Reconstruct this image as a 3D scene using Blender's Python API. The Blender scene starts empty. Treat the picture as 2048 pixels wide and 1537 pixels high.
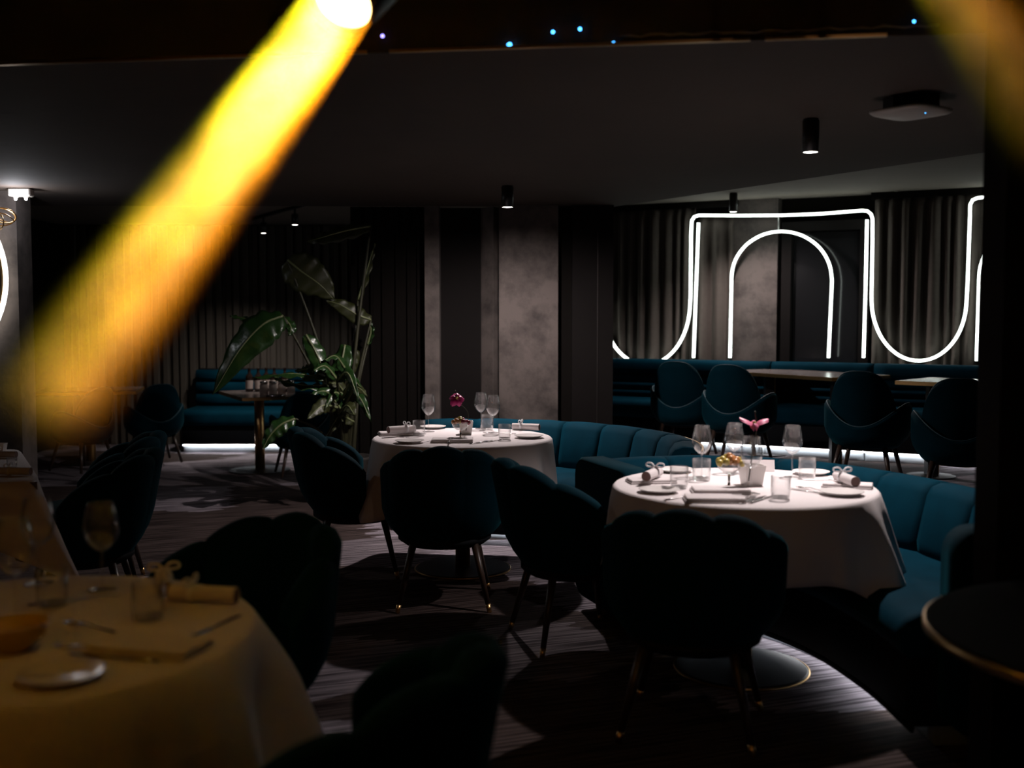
import bpy, bmesh, math, random
from math import sin, cos, pi, radians, sqrt, atan2
from mathutils import Vector, Matrix
random.seed(7)
SC = bpy.context.scene
COL = SC.collection

# ------------------------------------------------------------------ camera
F, CX, CY = 2200.0, 1024.0, 768.5
CAMH, PITCH = 1.45, radians(3.6)
cam = bpy.data.cameras.new('camera')
cam.sensor_width = 36.0
cam.lens = F / 2048.0 * 36.0
cam.clip_start = 0.05
cam.dof.use_dof = True
cam.dof.focus_distance = 6.2
cam.dof.aperture_fstop = 1.7
camo = bpy.data.objects.new('camera', cam)
camo.location = (0, 0, CAMH)
camo.rotation_euler = (pi / 2 - PITCH, 0, 0)
COL.objects.link(camo)
SC.camera = camo

# ------------------------------------------------------------------ world, view
wd = bpy.data.worlds.new('world'); SC.world = wd; wd.use_nodes = True
wd.node_tree.nodes['Background'].inputs[0].default_value = (1.0, 0.85, 0.75, 1)
wd.node_tree.nodes['Background'].inputs[1].default_value = 0.0
SC.view_settings.view_transform = 'Standard'
SC.view_settings.look = 'None'
SC.view_settings.gamma = 1.0
SC.view_settings.exposure = 0.0
SC.view_settings.use_curve_mapping = False
SC.cycles.transparent_max_bounces = 32
SC.cycles.max_bounces = 5
SC.cycles.diffuse_bounces = 2
SC.cycles.glossy_bounces = 3
SC.cycles.volume_bounces = 0
SC.cycles.sample_clamp_indirect = 4.0
SC.cycles.use_denoising = True
SC.cycles.adaptive_threshold = 0.08

# strengths of the lamps of the place (used by their builders further down)
P_TABLE1, P_TABLE2 = 240.0, 180.0
NEON_L, STRIP_L = 5.0, 12.0
BEAM_W, AMBER_W, FILL_W = 18.0, 8.0, 8.0
HAZE = 0.9

def ray(px, py):
    u, v = (px - CX) / F, (CY - py) / F
    c, s = cos(PITCH), sin(PITCH)
    return Vector((u, c + v * s, -s + v * c))
def W(px, py, z=0.0):
    d = ray(px, py); t = (z - CAMH) / d.z
    return Vector((d.x * t, d.y * t, z))
def WD(px, py, y):
    d = ray(px, py); t = y / d.y
    return Vector((d.x * t, y, CAMH + d.z * t))

# ------------------------------------------------------------------ materials
def new_mat(name):
    m = bpy.data.materials.new(name); m.use_nodes = True
    return m, m.node_tree.nodes, m.node_tree.links
def principled(name, col, rough=0.6, metal=0.0, sheen=0.0, sheen_tint=None, noise=0.0, nscale=20.0, bump=0.0, bscale=60.0, spec=None, stretch=None, trans=0.0, coat=0.0):
    m, n, l = new_mat(name)
    b = n['Principled BSDF']
    b.inputs['Base Color'].default_value = (*col, 1)
    b.inputs['Roughness'].default_value = rough
    b.inputs['Metallic'].default_value = metal
    if spec is not None: b.inputs['Specular IOR Level'].default_value = spec
    if sheen:
        b.inputs['Sheen Weight'].default_value = sheen
        b.inputs['Sheen Roughness'].default_value = 0.4
        b.inputs['Sheen Tint'].default_value = (*(sheen_tint or col), 1)
    if coat: b.inputs['Coat Weight'].default_value = coat
    if noise or bump:
        tc = n.new('ShaderNodeTexCoord')
        mp = n.new('ShaderNodeMapping'); l.new(tc.outputs['Object'], mp.inputs[0])
        if stretch: mp.inputs['Scale'].default_value = stretch
    if noise:
        t = n.new('ShaderNodeTexNoise'); t.inputs['Scale'].default_value = nscale; t.inputs['Detail'].default_value = 6
        l.new(mp.outputs[0], t.inputs['Vector'])
        r = n.new('ShaderNodeMix'); r.data_type = 'RGBA'
        r.inputs['A'].default_value = (*[c * (1 - noise) for c in col], 1)
        r.inputs['B'].default_value = (*[min(1, c * (1 + noise)) for c in col], 1)
        l.new(t.outputs['Fac'], r.inputs['Factor']); l.new(r.outputs['Result'], b.inputs['Base Color'])
    if bump:
        t2 = n.new('ShaderNodeTexNoise'); t2.inputs['Scale'].default_value = bscale; t2.inputs['Detail'].default_value = 4
        l.new(mp.outputs[0], t2.inputs['Vector'])
        bp = n.new('ShaderNodeBump'); bp.inputs['Strength'].default_value = bump; bp.inputs['Distance'].default_value = 0.01
        l.new(t2.outputs['Fac'], bp.inputs['Height']); l.new(bp.outputs[0], b.inputs['Normal'])
    return m
def emission(name, col, strength):
    m, n, l = new_mat(name)
    n.remove(n['Principled BSDF'])
    e = n.new('ShaderNodeEmission'); e.inputs[0].default_value = (*col, 1); e.inputs[1].default_value = strength
    l.new(e.outputs[0], n['Material Output'].inputs[0])
    return m
def glass_mat(name, tint=(1, 1, 1), veil=0.03):
    m, n, l = new_mat(name)
    n.remove(n['Principled BSDF'])
    tr = n.new('ShaderNodeBsdfTransparent'); tr.inputs[0].default_value = (*tint, 1)
    df = n.new('ShaderNodeBsdfDiffuse'); df.inputs[0].default_value = (0.9, 0.9, 0.9, 1)
    m0 = n.new('ShaderNodeMixShader'); m0.inputs[0].default_value = veil; l.new(tr.outputs[0], m0.inputs[1]); l.new(df.outputs[0], m0.inputs[2])
    gl = n.new('ShaderNodeBsdfGlossy'); gl.inputs['Roughness'].default_value = 0.05
    lw = n.new('ShaderNodeLayerWeight'); lw.inputs['Blend'].default_value = 0.5
    pw = n.new('ShaderNodeMath'); pw.operation = 'POWER'; pw.inputs[1].default_value = 2.4; l.new(lw.outputs['Facing'], pw.inputs[0])
    fr = n.new('ShaderNodeMath'); fr.operation = 'MULTIPLY_ADD'; fr.inputs[1].default_value = 0.85; fr.inputs[2].default_value = 0.05; l.new(pw.outputs[0], fr.inputs[0])
    mx = n.new('ShaderNodeMixShader'); l.new(fr.outputs[0], mx.inputs[0]); l.new(m0.outputs[0], mx.inputs[1]); l.new(gl.outputs[0], mx.inputs[2])
    l.new(mx.outputs[0], n['Material Output'].inputs[0])
    return m
def carpet_mat():
    m, n, l = new_mat('striped_carpet')
    b = n['Principled BSDF']; b.inputs['Roughness'].default_value = 0.95; b.inputs['Specular IOR Level'].default_value = 0.1
    tc = n.new('ShaderNodeTexCoord')
    rot = n.new('ShaderNodeMapping'); rot.inputs['Rotation'].default_value = (0, 0, radians(-20)); l.new(tc.outputs['Object'], rot.inputs[0])
    def noise(scale, vec, det=3.0):
        mp = n.new('ShaderNodeMapping'); mp.inputs['Scale'].default_value = vec; l.new(rot.outputs[0], mp.inputs[0])
        t = n.new('ShaderNodeTexNoise'); t.inputs['Scale'].default_value = scale; t.inputs['Detail'].default_value = det
        l.new(mp.outputs[0], t.inputs['Vector']); return t
    fine = noise(1.0, (2.2, 70.0, 1.0), 4)
    mid = noise(1.0, (0.9, 16.0, 1.0), 2)
    pile = noise(420.0, (1, 1, 1), 2)
    # large polygons with ragged ends
    add = n.new('ShaderNodeVectorMath'); add.operation = 'MULTIPLY_ADD'
    l.new(mid.outputs['Color'], add.inputs[0]); add.inputs[1].default_value = (0.55, 0.1, 0); l.new(rot.outputs[0], add.inputs[2])
    mp = n.new('ShaderNodeMapping'); mp.inputs['Scale'].default_value = (0.85, 1.25, 1); l.new(add.outputs[0], mp.inputs[0])
    vo = n.new('ShaderNodeTexVoronoi'); vo.inputs['Scale'].default_value = 1.0; l.new(mp.outputs[0], vo.inputs['Vector'])
    sep = n.new('ShaderNodeSeparateColor'); l.new(vo.outputs['Color'], sep.inputs[0])
    rp = n.new('ShaderNodeValToRGB'); rp.color_ramp.interpolation = 'LINEAR'
    rp.color_ramp.elements[0].position = 0.40; rp.color_ramp.elements[0].color = (0, 0, 0, 1)
    rp.color_ramp.elements[1].position = 0.62; rp.color_ramp.elements[1].color = (1, 1, 1, 1)
    l.new(sep.outputs[0], rp.inputs[0])
    def ramp(c0, c1, p0=0.36, p1=0.64):
        r = n.new('ShaderNodeValToRGB')
        r.color_ramp.elements[0].position = p0; r.color_ramp.elements[0].color = (*c0, 1)
        r.color_ramp.elements[1].position = p1; r.color_ramp.elements[1].color = (*c1, 1)
        l.new(fine.outputs['Fac'], r.inputs[0]); return r
    dark = ramp((0.020, 0.013, 0.012), (0.095, 0.070, 0.064), 0.42, 0.60)
    light = ramp((0.075, 0.064, 0.074), (0.42, 0.37, 0.41), 0.40, 0.62)
    mx = n.new('ShaderNodeMix'); mx.data_type = 'RGBA'
    l.new(rp.outputs[0], mx.inputs['Factor']); l.new(dark.outputs[0], mx.inputs['A']); l.new(light.outputs[0], mx.inputs['B'])
    mm = n.new('ShaderNodeMix'); mm.data_type = 'RGBA'; mm.blend_type = 'MULTIPLY'; mm.inputs['Factor'].default_value = 0.7
    r2 = n.new('ShaderNodeValToRGB'); r2.color_ramp.elements[0].position = 0.3; r2.color_ramp.elements[0].color = (0.45, 0.42, 0.43, 1)
    r2.color_ramp.elements[1].position = 0.65; r2.color_ramp.elements[1].color = (1.0, 1.0, 1.0, 1); l.new(pile.outputs['Fac'], r2.inputs[0])
    l.new(mx.outputs['Result'], mm.inputs['A']); l.new(r2.outputs[0], mm.inputs['B'])
    l.new(mm.outputs['Result'], b.inputs['Base Color'])
    bp = n.new('ShaderNodeBump'); bp.inputs['Strength'].default_value = 0.5; bp.inputs['Distance'].default_value = 0.004
    l.new(fine.outputs['Fac'], bp.inputs['Height']); l.new(bp.outputs[0], b.inputs['Normal'])
    return m
def concrete_mat(name='mottled_concrete', base=(0.088, 0.071, 0.064), dark=(0.026, 0.020, 0.018)):
    m, n, l = new_mat(name)
    b = n['Principled BSDF']; b.inputs['Roughness'].default_value = 0.85
    tc = n.new('ShaderNodeTexCoord')
    t = n.new('ShaderNodeTexNoise'); t.inputs['Scale'].default_value = 4.5; t.inputs['Detail'].default_value = 8; t.inputs['Roughness'].default_value = 0.65
    l.new(tc.outputs['Object'], t.inputs['Vector'])
    r = n.new('ShaderNodeValToRGB')
    r.color_ramp.elements[0].position = 0.30; r.color_ramp.elements[0].color = (*dark, 1)
    r.color_ramp.elements[1].position = 0.58; r.color_ramp.elements[1].color = (*base, 1)
    l.new(t.outputs['Fac'], r.inputs[0]); l.new(r.outputs[0], b.inputs['Base Color'])
    bp = n.new('ShaderNodeBump'); bp.inputs['Strength'].default_value = 0.35; bp.inputs['Distance'].default_value = 0.02
    l.new(t.outputs['Fac'], bp.inputs['Height']); l.new(bp.outputs[0], b.inputs['Normal'])
    return m

M = {}
M['carpet'] = carpet_mat()
M['velvet'] = principled('teal_velvet', (0.0003, 0.021, 0.036), 0.75, sheen=0.03, sheen_tint=(0.03, 0.40, 0.55), noise=0.35, nscale=9, bump=0.15, bscale=300, spec=0.04)
M['velvet_dark'] = principled('petrol_velvet', (0.0004, 0.014, 0.022), 0.8, sheen=0.09, sheen_tint=(0.03, 0.40, 0.50), noise=0.3, nscale=9, bump=0.12, bscale=300, spec=0.04)
M['piping'] = principled('piping', (0.02, 0.055, 0.075), 0.6)
M['cloth'] = principled('white_linen', (0.80, 0.74, 0.74), 0.9, bump=0.2, bscale=500, spec=0.1)
M['napkin'] = principled('napkin_linen', (0.74, 0.68, 0.68), 0.9, bump=0.2, bscale=400, spec=0.1)
M['porcelain'] = principled('white_porcelain', (0.85, 0.80, 0.78), 0.22)
M['glass'] = glass_mat('clear_glass')
M['steel'] = principled('cutlery_steel', (0.72, 0.70, 0.70), 0.18, 1.0)
M['brass'] = principled('brass', (0.72, 0.46, 0.20), 0.32, 1.0)
M['dark_steel'] = principled('dark_table_base', (0.07, 0.062, 0.06), 0.45, 0.9)
M['black'] = principled('black_metal', (0.012, 0.011, 0.011), 0.45, 0.2)
M['leg'] = principled('dark_walnut', (0.035, 0.020, 0.014), 0.38, noise=0.3, nscale=30, stretch=(8, 8, 1))
M['black_panel'] = principled('black_upholstery_board', (0.006, 0.007, 0.009), 0.8, spec=0.1)
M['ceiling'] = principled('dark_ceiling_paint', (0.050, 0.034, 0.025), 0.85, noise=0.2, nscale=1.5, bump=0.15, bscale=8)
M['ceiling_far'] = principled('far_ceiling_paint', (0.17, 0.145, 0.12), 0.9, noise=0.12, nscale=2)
M['black_wall'] = principled('black_brown_wall', (0.0045, 0.0035, 0.003), 0.85, noise=0.2, nscale=3, spec=0.08)
M['grey_wall'] = principled('charcoal_wall', (0.0065, 0.0052, 0.0050), 0.8, noise=0.2, nscale=3, spec=0.10)
M['slat'] = principled('dark_wood_slat', (0.036, 0.028, 0.020), 0.7, noise=0.3, nscale=12, stretch=(6, 6, 0.5))
M['concrete'] = concrete_mat()
M['curtain'] = principled('taupe_curtain', (0.080, 0.066, 0.058), 0.9, noise=0.15, nscale=30, sheen=0.15, sheen_tint=(0.5, 0.45, 0.4), spec=0.1)
M['neon'] = emission('white_neon', (0.90, 1.0, 0.93), NEON_L)
M['neon_ring'] = emission('white_neon_ring', (1.0, 0.97, 0.9), 5.0)
M['housing'] = principled('neon_housing', (0.30, 0.30, 0.29), 0.5)
M['strip'] = emission('led_strip', (0.95, 0.97, 1.0), STRIP_L)
M['plinth'] = principled('pale_plinth', (0.42, 0.46, 0.50), 0.6)
M['lamp_on'] = emission('lamp_disc', (1.0, 0.93, 0.86), 14.0)
M['emergency'] = emission('emergency_bulb', (0.95, 0.95, 1.0), 60.0)
M['white_plastic'] = principled('white_plastic', (0.34, 0.31, 0.28), 0.5)
M['lens'] = emission('stage_lens', (1.0, 0.72, 0.28), 10.0)
M['wash_lens'] = emission('wash_lens', (1.0, 0.45, 0.08), 7.0)
M['blue_led'] = emission('blue_led', (0.05, 0.35, 1.0), 9.0)
M['violet_led'] = emission('violet_led', (0.30, 0.25, 1.0), 4.0)
M['tabletop'] = principled('veneer_tabletop', (0.16, 0.13, 0.12), 0.22, noise=0.3, nscale=6, stretch=(1, 8, 1))
M['leaf'] = principled('glossy_leaf', (0.012, 0.036, 0.008), 0.28, noise=0.45, nscale=5, bump=0.3, bscale=22, stretch=(1, 1, 1))
M['leaf_pale'] = principled('pale_leaf', (0.022, 0.026, 0.006), 0.45, noise=0.3, nscale=5)
M['midrib'] = principled('midrib', (0.13, 0.15, 0.07), 0.35)
M['stem'] = principled('plant_stem', (0.022, 0.022, 0.008), 0.55, noise=0.3, nscale=10)
M['pot'] = principled('dark_pot', (0.03, 0.027, 0.025), 0.5)
M['grape_y'] = principled('yellow_grape', (0.62, 0.48, 0.12), 0.25, spec=0.6)
M['grape_o'] = principled('amber_grape', (0.60, 0.27, 0.10), 0.25, spec=0.6)
M['grape_r'] = principled('red_grape', (0.30, 0.04, 0.07), 0.25, spec=0.6)
M['orchid'] = principled('magenta_orchid', (0.50, 0.02, 0.17), 0.45)
M['orchid_pink'] = principled('pink_orchid', (0.62, 0.14, 0.26), 0.45)
M['ribbon'] = principled('white_ribbon', (0.85, 0.83, 0.85), 0.5)
M['cork'] = principled('rolled_end', (0.20, 0.12, 0.11), 0.8)
M['bottle'] = principled('dark_bottle', (0.020, 0.012, 0.010), 0.08)
M['label_paper'] = principled('label_paper', (0.42, 0.34, 0.31), 0.7)
M['amber_bowl'] = principled('yellow_bowl', (0.55, 0.36, 0.05), 0.35)
M['mirror'] = principled('dark_glass_door', (0.010, 0.010, 0.011), 0.12)

for k_ in ('lamp_on', 'lens', 'blue_led', 'violet_led', 'emergency'): M[k_].cycles.emission_sampling = 'NONE'

# ------------------------------------------------------------------ mesh helpers
class MB:
    def __init__(s): s.v = []; s.f = []; s.sm = []
    def add(s, vs, fs, smooth=True):
        o = len(s.v); s.v += [tuple(p) for p in vs]
        for f in fs: s.f.append([i + o for i in f]); s.sm.append(smooth)
        return s
    def box(s, lo, hi, bevel=0.0):
        x0, y0, z0 = lo; x1, y1, z1 = hi
        if bevel <= 0:
            vs = [(x0,y0,z0),(x1,y0,z0),(x1,y1,z0),(x0,y1,z0),(x0,y0,z1),(x1,y0,z1),(x1,y1,z1),(x0,y1,z1)]
            return s.add(vs, [(0,3,2,1),(4,5,6,7),(0,1,5,4),(1,2,6,5),(2,3,7,6),(3,0,4,7)], False)
        b = bevel
        def ring(z, i):
            return [(x0+i,y0+b,z),(x0+b,y0+i,z),(x1-b,y0+i,z),(x1-i,y0+b,z),(x1-i,y1-b,z),(x1-b,y1-i,z),(x0+b,y1-i,z),(x0+i,y1-b,z)]
        rs = [ring(z0, b), ring(z0 + b, 0), ring(z1 - b, 0), ring(z1, b)]
        vs = [p for r in rs for p in r]; fs = []
        for k in range(3):
            for i in range(8):
                j = (i + 1) % 8; fs.append((k*8+i, k*8+j, k*8+8+j, k*8+8+i))
        fs.append(tuple(range(7, -1, -1))); fs.append(tuple(range(24, 32)))
        return s.add(vs, fs, False)
    def grid(s, rows, closed_u=False, closed_v=False, cap=False, smooth=True):
        n, m = len(rows), len(rows[0]); vs = [p for r in rows for p in r]; fs = []
        for i in range(n if closed_u else n - 1):
            for j in range(m if closed_v else m - 1):
                a, b = i, (i + 1) % n; c, d = j, (j + 1) % m
                fs.append((a*m+c, a*m+d, b*m+d, b*m+c))
        s.add(vs, fs, smooth)
        if cap:
            o = len(s.v) - len(vs)
            s.f.append([o + j for j in range(m - 1, -1, -1)]); s.sm.append(False)
            s.f.append([o + (n-1)*m + j for j in range(m)]); s.sm.append(False)
        return s
    def lathe(s, prof, seg=20, cen=(0, 0), smooth=True, capb=True, capt=True):
        rows = []
        for r, z in prof:
            rows.append([(cen[0] + r*cos(2*pi*k/seg), cen[1] + r*sin(2*pi*k/seg), z) for k in range(seg)])
        o = len(s.v); s.grid(rows, closed_v=True, smooth=smooth)
        if capb: s.f.append([o + k for k in range(seg - 1, -1, -1)]); s.sm.append(False)
        if capt: s.f.append([o + (len(rows)-1)*seg + k for k in range(seg)]); s.sm.append(False)
        return s
    def tube(s, pts, rad, seg=8, closed=False, cap=True):
        pts = [Vector(p) for p in pts]; n = len(pts); rows = []
        up = Vector((0, 0, 1)); prev = None
        for i in range(n):
            a = pts[i-1] if (i > 0 or closed) else pts[i]
            b = pts[(i+1) % n] if (i < n-1 or closed) else pts[i]
            t = (b - a).normalized()
            if prev is None:
                x = t.cross(up)
                if x.length < 1e-3: x = t.cross(Vector((1, 0, 0)))
                x.normalize()
            else:
                x = prev - t * prev.dot(t); x.normalize()
            prev = x; y = t.cross(x)
            r = rad[i] if isinstance(rad, (list, tuple)) else rad
            rows.append([tuple(pts[i] + x*(r*cos(2*pi*k/seg)) + y*(r*sin(2*pi*k/seg))) for k in range(seg)])
        return s.grid(rows, closed_u=closed, closed_v=True, cap=(cap and not closed))
    def sphere(s, c, r, seg=12, ring=8, sc=(1, 1, 1)):
        rows = []
        for i in range(ring + 1):
            a = -pi/2 + pi*i/ring
            rr = max(cos(a), 0.02) * r
            rows.append([(c[0] + rr*cos(2*pi*k/seg)*sc[0], c[1] + rr*sin(2*pi*k/seg)*sc[1], c[2] + r*sin(a)*sc[2]) for k in range(seg)])
        return s.grid(rows, closed_v=True, cap=True)
    def prism(s, poly, z0, z1):
        n = len(poly)
        vs = [(p[0], p[1], z0) for p in poly] + [(p[0], p[1], z1) for p in poly]
        fs = [tuple(range(n - 1, -1, -1)), tuple(range(n, 2*n))] + [(i, (i+1) % n, n + (i+1) % n, n + i) for i in range(n)]
        return s.add(vs, fs, False)
    def xf(s, mat):
        s.v = [tuple(mat @ Vector(p)) for p in s.v]; return s
    def mesh(s, name, mat):
        me = bpy.data.meshes.new(name); me.from_pydata(s.v, [], s.f)
        me.polygons.foreach_set('use_smooth', s.sm); me.materials.append(M[mat]); me.update()
        bm = bmesh.new(); bm.from_mesh(me); bmesh.ops.recalc_face_normals(bm, faces=bm.faces); bm.to_mesh(me); bm.free()
        return me
    def build(s, name, mat, parent=None, loc=None, rz=0.0):
        o = bpy.data.objects.new(name, s.mesh(name, mat)); COL.objects.link(o)
        if parent is not None: o.parent = parent
        if loc is not None: o.location = loc
        if rz: o.rotation_euler.z = rz
        return o
def tag(o, label=None, cat=None, group=None, kind=None):
    if label: o['label'] = label
    if cat: o['category'] = cat
    if group: o['group'] = group
    if kind: o['kind'] = kind
    return o
def thing(name, label, cat, loc=(0, 0, 0), rz=0.0, group=None):
    o = bpy.data.objects.new(name, None); o.empty_display_size = 0.1; COL.objects.link(o)
    o.location = loc; o.rotation_euler.z = rz
    return tag(o, label, cat, group)
def struct(name, mb, mat, label=None):
    o = mb.build(name, mat); o['kind'] = 'structure'
    if label: o['label'] = label; 
    return o
KIDS = {}
def kids(o): return [c for c in COL.objects if c.parent == o]
def copy_tree(o, parent=None):
    c = o.copy(); COL.objects.link(c)
    if parent is not None: c.parent = parent
    for k in kids(o): copy_tree(k, c)
    return c
def place(o, label, loc, rz=0.0, group=None):
    o.location = loc; o.rotation_euler.z = rz; o['label'] = label
    if group: o['group'] = group
    return o
def face(dx, dy): return atan2(-dx, dy)      # rotation that turns local +Y to (dx, dy)
def spline(pts, n=12):
    P = [Vector(p) for p in pts]; out = []
    for i in range(len(P) - 1):
        p0 = P[i-1] if i else P[0] * 2 - P[1]; p1, p2 = P[i], P[i+1]
        p3 = P[i+2] if i + 2 < len(P) else P[-1] * 2 - P[-2]
        for k in range(n):
            t = k / n
            out.append(0.5 * ((2*p1) + (p2-p0)*t + (2*p0-5*p1+4*p2-p3)*t*t + (3*p1-p0-3*p2+p3)*t**3))
    out.append(P[-1].copy()); return out
def resample(pts, step):
    L = [0.0]
    for a, b in zip(pts, pts[1:]): L.append(L[-1] + (b - a).length)
    n = max(2, int(round(L[-1] / step))); out = []; j = 0
    for k in range(n + 1):
        d = L[-1] * k / n
        while j < len(L) - 2 and L[j+1] < d: j += 1
        t = (d - L[j]) / max(1e-9, L[j+1] - L[j]); out.append(pts[j].lerp(pts[j+1], t))
    return out
def spot(name, loc, target, watts, size_deg, blend, col, soft=0.04):
    la = bpy.data.lights.new(name, 'SPOT'); la.energy = watts; la.spot_size = radians(size_deg); la.spot_blend = blend
    la.color = col; la.shadow_soft_size = soft
    o = bpy.data.objects.new(name, la); COL.objects.link(o); o.location = loc
    d = Vector(target) - Vector(loc); o.rotation_euler = d.to_track_quat('-Z', 'Y').to_euler()
    o['kind'] = 'helper'
    return o

# ------------------------------------------------------------------ the room
ZC = 2.30                                         # low ceiling slab
ZR, ZL, ZH = 2.55, 2.45, 2.95                     # right rear, left rear, near high ceiling
struct('floor', MB().add([(-5, -3, 0), (5.4, -3, 0), (5.4, 12.6, 0), (-5, 12.6, 0)], [(0, 1, 2, 3)], False), 'carpet', 'dark striped carpet with paler purple grey patches')
def edge_pt(px, py): return W(px, py, ZC)
n0, n1 = edge_pt(-700, 153), edge_pt(2700, 42)    # near edge of the slab
f0, f1, f2 = Vector((-5, 8.62, ZC)), Vector((0.80, 8.74, ZC)), edge_pt(1970, 305)
f3 = f1 + (f2 - f1) * 2.2
slab = [(-5.0, n0.y), (n0.x, n0.y), (n1.x, n1.y), (f3.x, f3.y), (f2.x, f2.y), (f1.x, f1.y), (-5, 8.62)]
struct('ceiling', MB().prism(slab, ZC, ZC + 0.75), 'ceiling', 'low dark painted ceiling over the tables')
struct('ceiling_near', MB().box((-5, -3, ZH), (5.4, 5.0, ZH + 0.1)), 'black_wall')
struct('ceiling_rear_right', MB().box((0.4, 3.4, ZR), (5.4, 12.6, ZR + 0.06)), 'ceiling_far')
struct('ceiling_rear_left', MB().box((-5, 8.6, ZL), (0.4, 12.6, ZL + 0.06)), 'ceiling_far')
struct('wall_left', MB().box((-5.1, -3, 0), (-5, 12.6, 3.1)), 'black_wall')
struct('wall_right', MB().box((5.4, -3, 0), (5.5, 12.6, 3.1)), 'black_wall')
struct('wall_front', MB().box((-5, -3.1, 0), (5.4, -3, 3.1)), 'black_wall')

# back left wall with vertical slats, each a part
wbl = struct('wall_back_left', MB().box((-5, 12.3, 0), (-0.9, 12.4, ZL)), 'slat', 'dark wall of vertical wooden slats')
sl = MB().box((-0.034, -0.045, 0), (0.034, 0, 2.44), 0.008).mesh('slat', 'slat')
x = -4.95; k = 0
while x < -0.95:
    o = bpy.data.objects.new('slat', sl); COL.objects.link(o); o.parent = wbl
    o.location = (x, 12.3 - (0.03 if k % 3 == 1 else 0.0), 0); x += 0.088 + 0.012 * ((k * 7) % 3); k += 1
# centre wall: slatted stretch, concrete strips, dark recesses
YW = 8.75
def pxw(px, y): return (px - CX) / F * y * 1.0
wc = struct('wall_centre_slatted', MB().box((pxw(703, YW), YW, 0), (pxw(852, YW), YW + 0.12, ZC)), 'black_wall', 'black brown wall with thin vertical battens beside the plant')
ss = MB().box((-0.010, -0.02, 0), (0.010, 0, ZC)).mesh('batten', 'black_wall')
for px in (722, 745, 768, 795, 818, 838):
    o = bpy.data.objects.new('batten', ss); COL.objects.link(o); o.parent = wc; o.location = (pxw(px, YW), YW, 0)
struct('pillar_1', MB().box((pxw(850, 8.65), 8.65, 0), (pxw(879, 8.65), 8.85, ZC)), 'concrete', 'narrow pale concrete strip between dark walls')
struct('wall_centre', MB().box((pxw(852, YW), YW + 0.08, 0), (pxw(962, YW), YW + 0.2, ZC)), 'grey_wall')
struct('pillar_2', MB().add([(pxw(958, 8.85), 8.85, 0), (pxw(987, 8.72), 8.72, 0), (pxw(998, 8.66), 8.80, 0), (pxw(998, 8.66), 8.95, 0), (pxw(958, 8.85), 8.85, ZC), (pxw(987, 8.72), 8.72, ZC), (pxw(998, 8.66), 8.80, ZC), (pxw(998, 8.66), 8.95, ZC)],
       [(0, 1, 5, 4), (1, 2, 6, 5), (2, 3, 7, 6), (3, 0, 4, 7), (4, 5, 6, 7)], False), 'concrete', 'dim angled concrete return beside the pale concrete pillar')
struct('pillar_3', MB().box((pxw(998, 8.6), 8.6, 0), (pxw(1116, 8.6), 9.0, ZC)), 'concrete', 'broad pale mottled concrete pillar')
struct('wall_centre_dark', MB().box((pxw(1116, 8.7), 8.7, 0), (pxw(1146, 8.7), 9.0, ZC)), 'black_wall')
struct('wall_centre_panel', MB().box((pxw(1144, 8.6), 8.6, 0), (pxw(1226, 8.6), 8.9, ZC)), 'grey_wall', 'charcoal wall end with a fine metal bead')
struct('trim_1', MB().box((pxw(1194, 8.6), 8.592, 0.3), (pxw(1195.4, 8.6), 8.6, 2.1)), 'dark_steel', 'fine metal bead on charcoal wall')
# left concrete panel
struct('wall_left_panel', MB().box((-4.9, 7.62, 0), (pxw(40, 7.62), 7.85, ZC)), 'concrete', 'grey concrete wall panel with a neon ring')
# dark pillar near the camera
struct('pillar_near', MB().box((pxw(2004, 2.98), 2.98, 0), (2.1, 3.13, ZH)), 'black_wall', 'dark brown pillar in front of the right booth')

# raised platform of the rear right
plat = [(0.85, 8.95), (1.18, 7.1), (1.45, 6.5), (1.95, 5.95), (2.45, 5.1), (2.6, 4.2), (5.4, 4.2), (5.4, 12.4), (0.85, 12.4)]
struct('floor_platform', MB().prism(plat, 0.004, 0.2), 'carpet', 'raised carpeted platform of the rear dining area')
# back right wall plane (curtains, concrete, dark door)
A0, A1 = WD(1380, 600, 10.75), WD(1940, 600, 9.55)
A0.z = A1.z = 0
DIR = (A1 - A0).normalized(); NRM = Vector((DIR.y, -DIR.x, 0)); 
if NRM.y > 0: NRM = -NRM
def wallpt(px, py, off=0.0):
    """point where the sight of (px, py) meets the rear right wall plane moved forward by off"""
    d = ray(px, py); o = Vector((0, 0, CAMH)); q = A0 + NRM * off
    t = (q - o).dot(NRM) / d.dot(NRM); return o + d * t
def wall_s(px, off=0.0): return (wallpt(px, 700, off) - A0).dot(DIR)
def on_wall(s, z, off=0.0): p = A0 + DIR * s + NRM * off; return Vector((p.x, p.y, z))
def wall_slab(name, px0, px1, z0, z1, off, th, mat, label=None):
    a, b = wall_s(px0, off), wall_s(px1, off)
    q = [on_wall(a, 0, off), on_wall(b, 0, off), on_wall(b, 0, off - th), on_wall(a, 0, off - th)]
    return struct(name, MB().prism([(p.x, p.y) for p in q], z0, z1), mat, label)
wall_slab('wall_back_right', 1100, 2500, 0.2, ZR, -0.25, 0.1, 'black_wall')
wall_slab('pillar_4', 1463, 1552, 0.2, ZR, -0.1, 0.14, 'concrete', 'concrete wall behind the left side of the neon arch')
wd1 = wall_slab('door_1', 1580, 1716, 0.2, 2.22, -0.16, 0.08, 'mirror', 'dark glass door behind the neon arch')
a, b = wall_s(1560, -0.1), wall_s(1736, -0.1)
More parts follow.
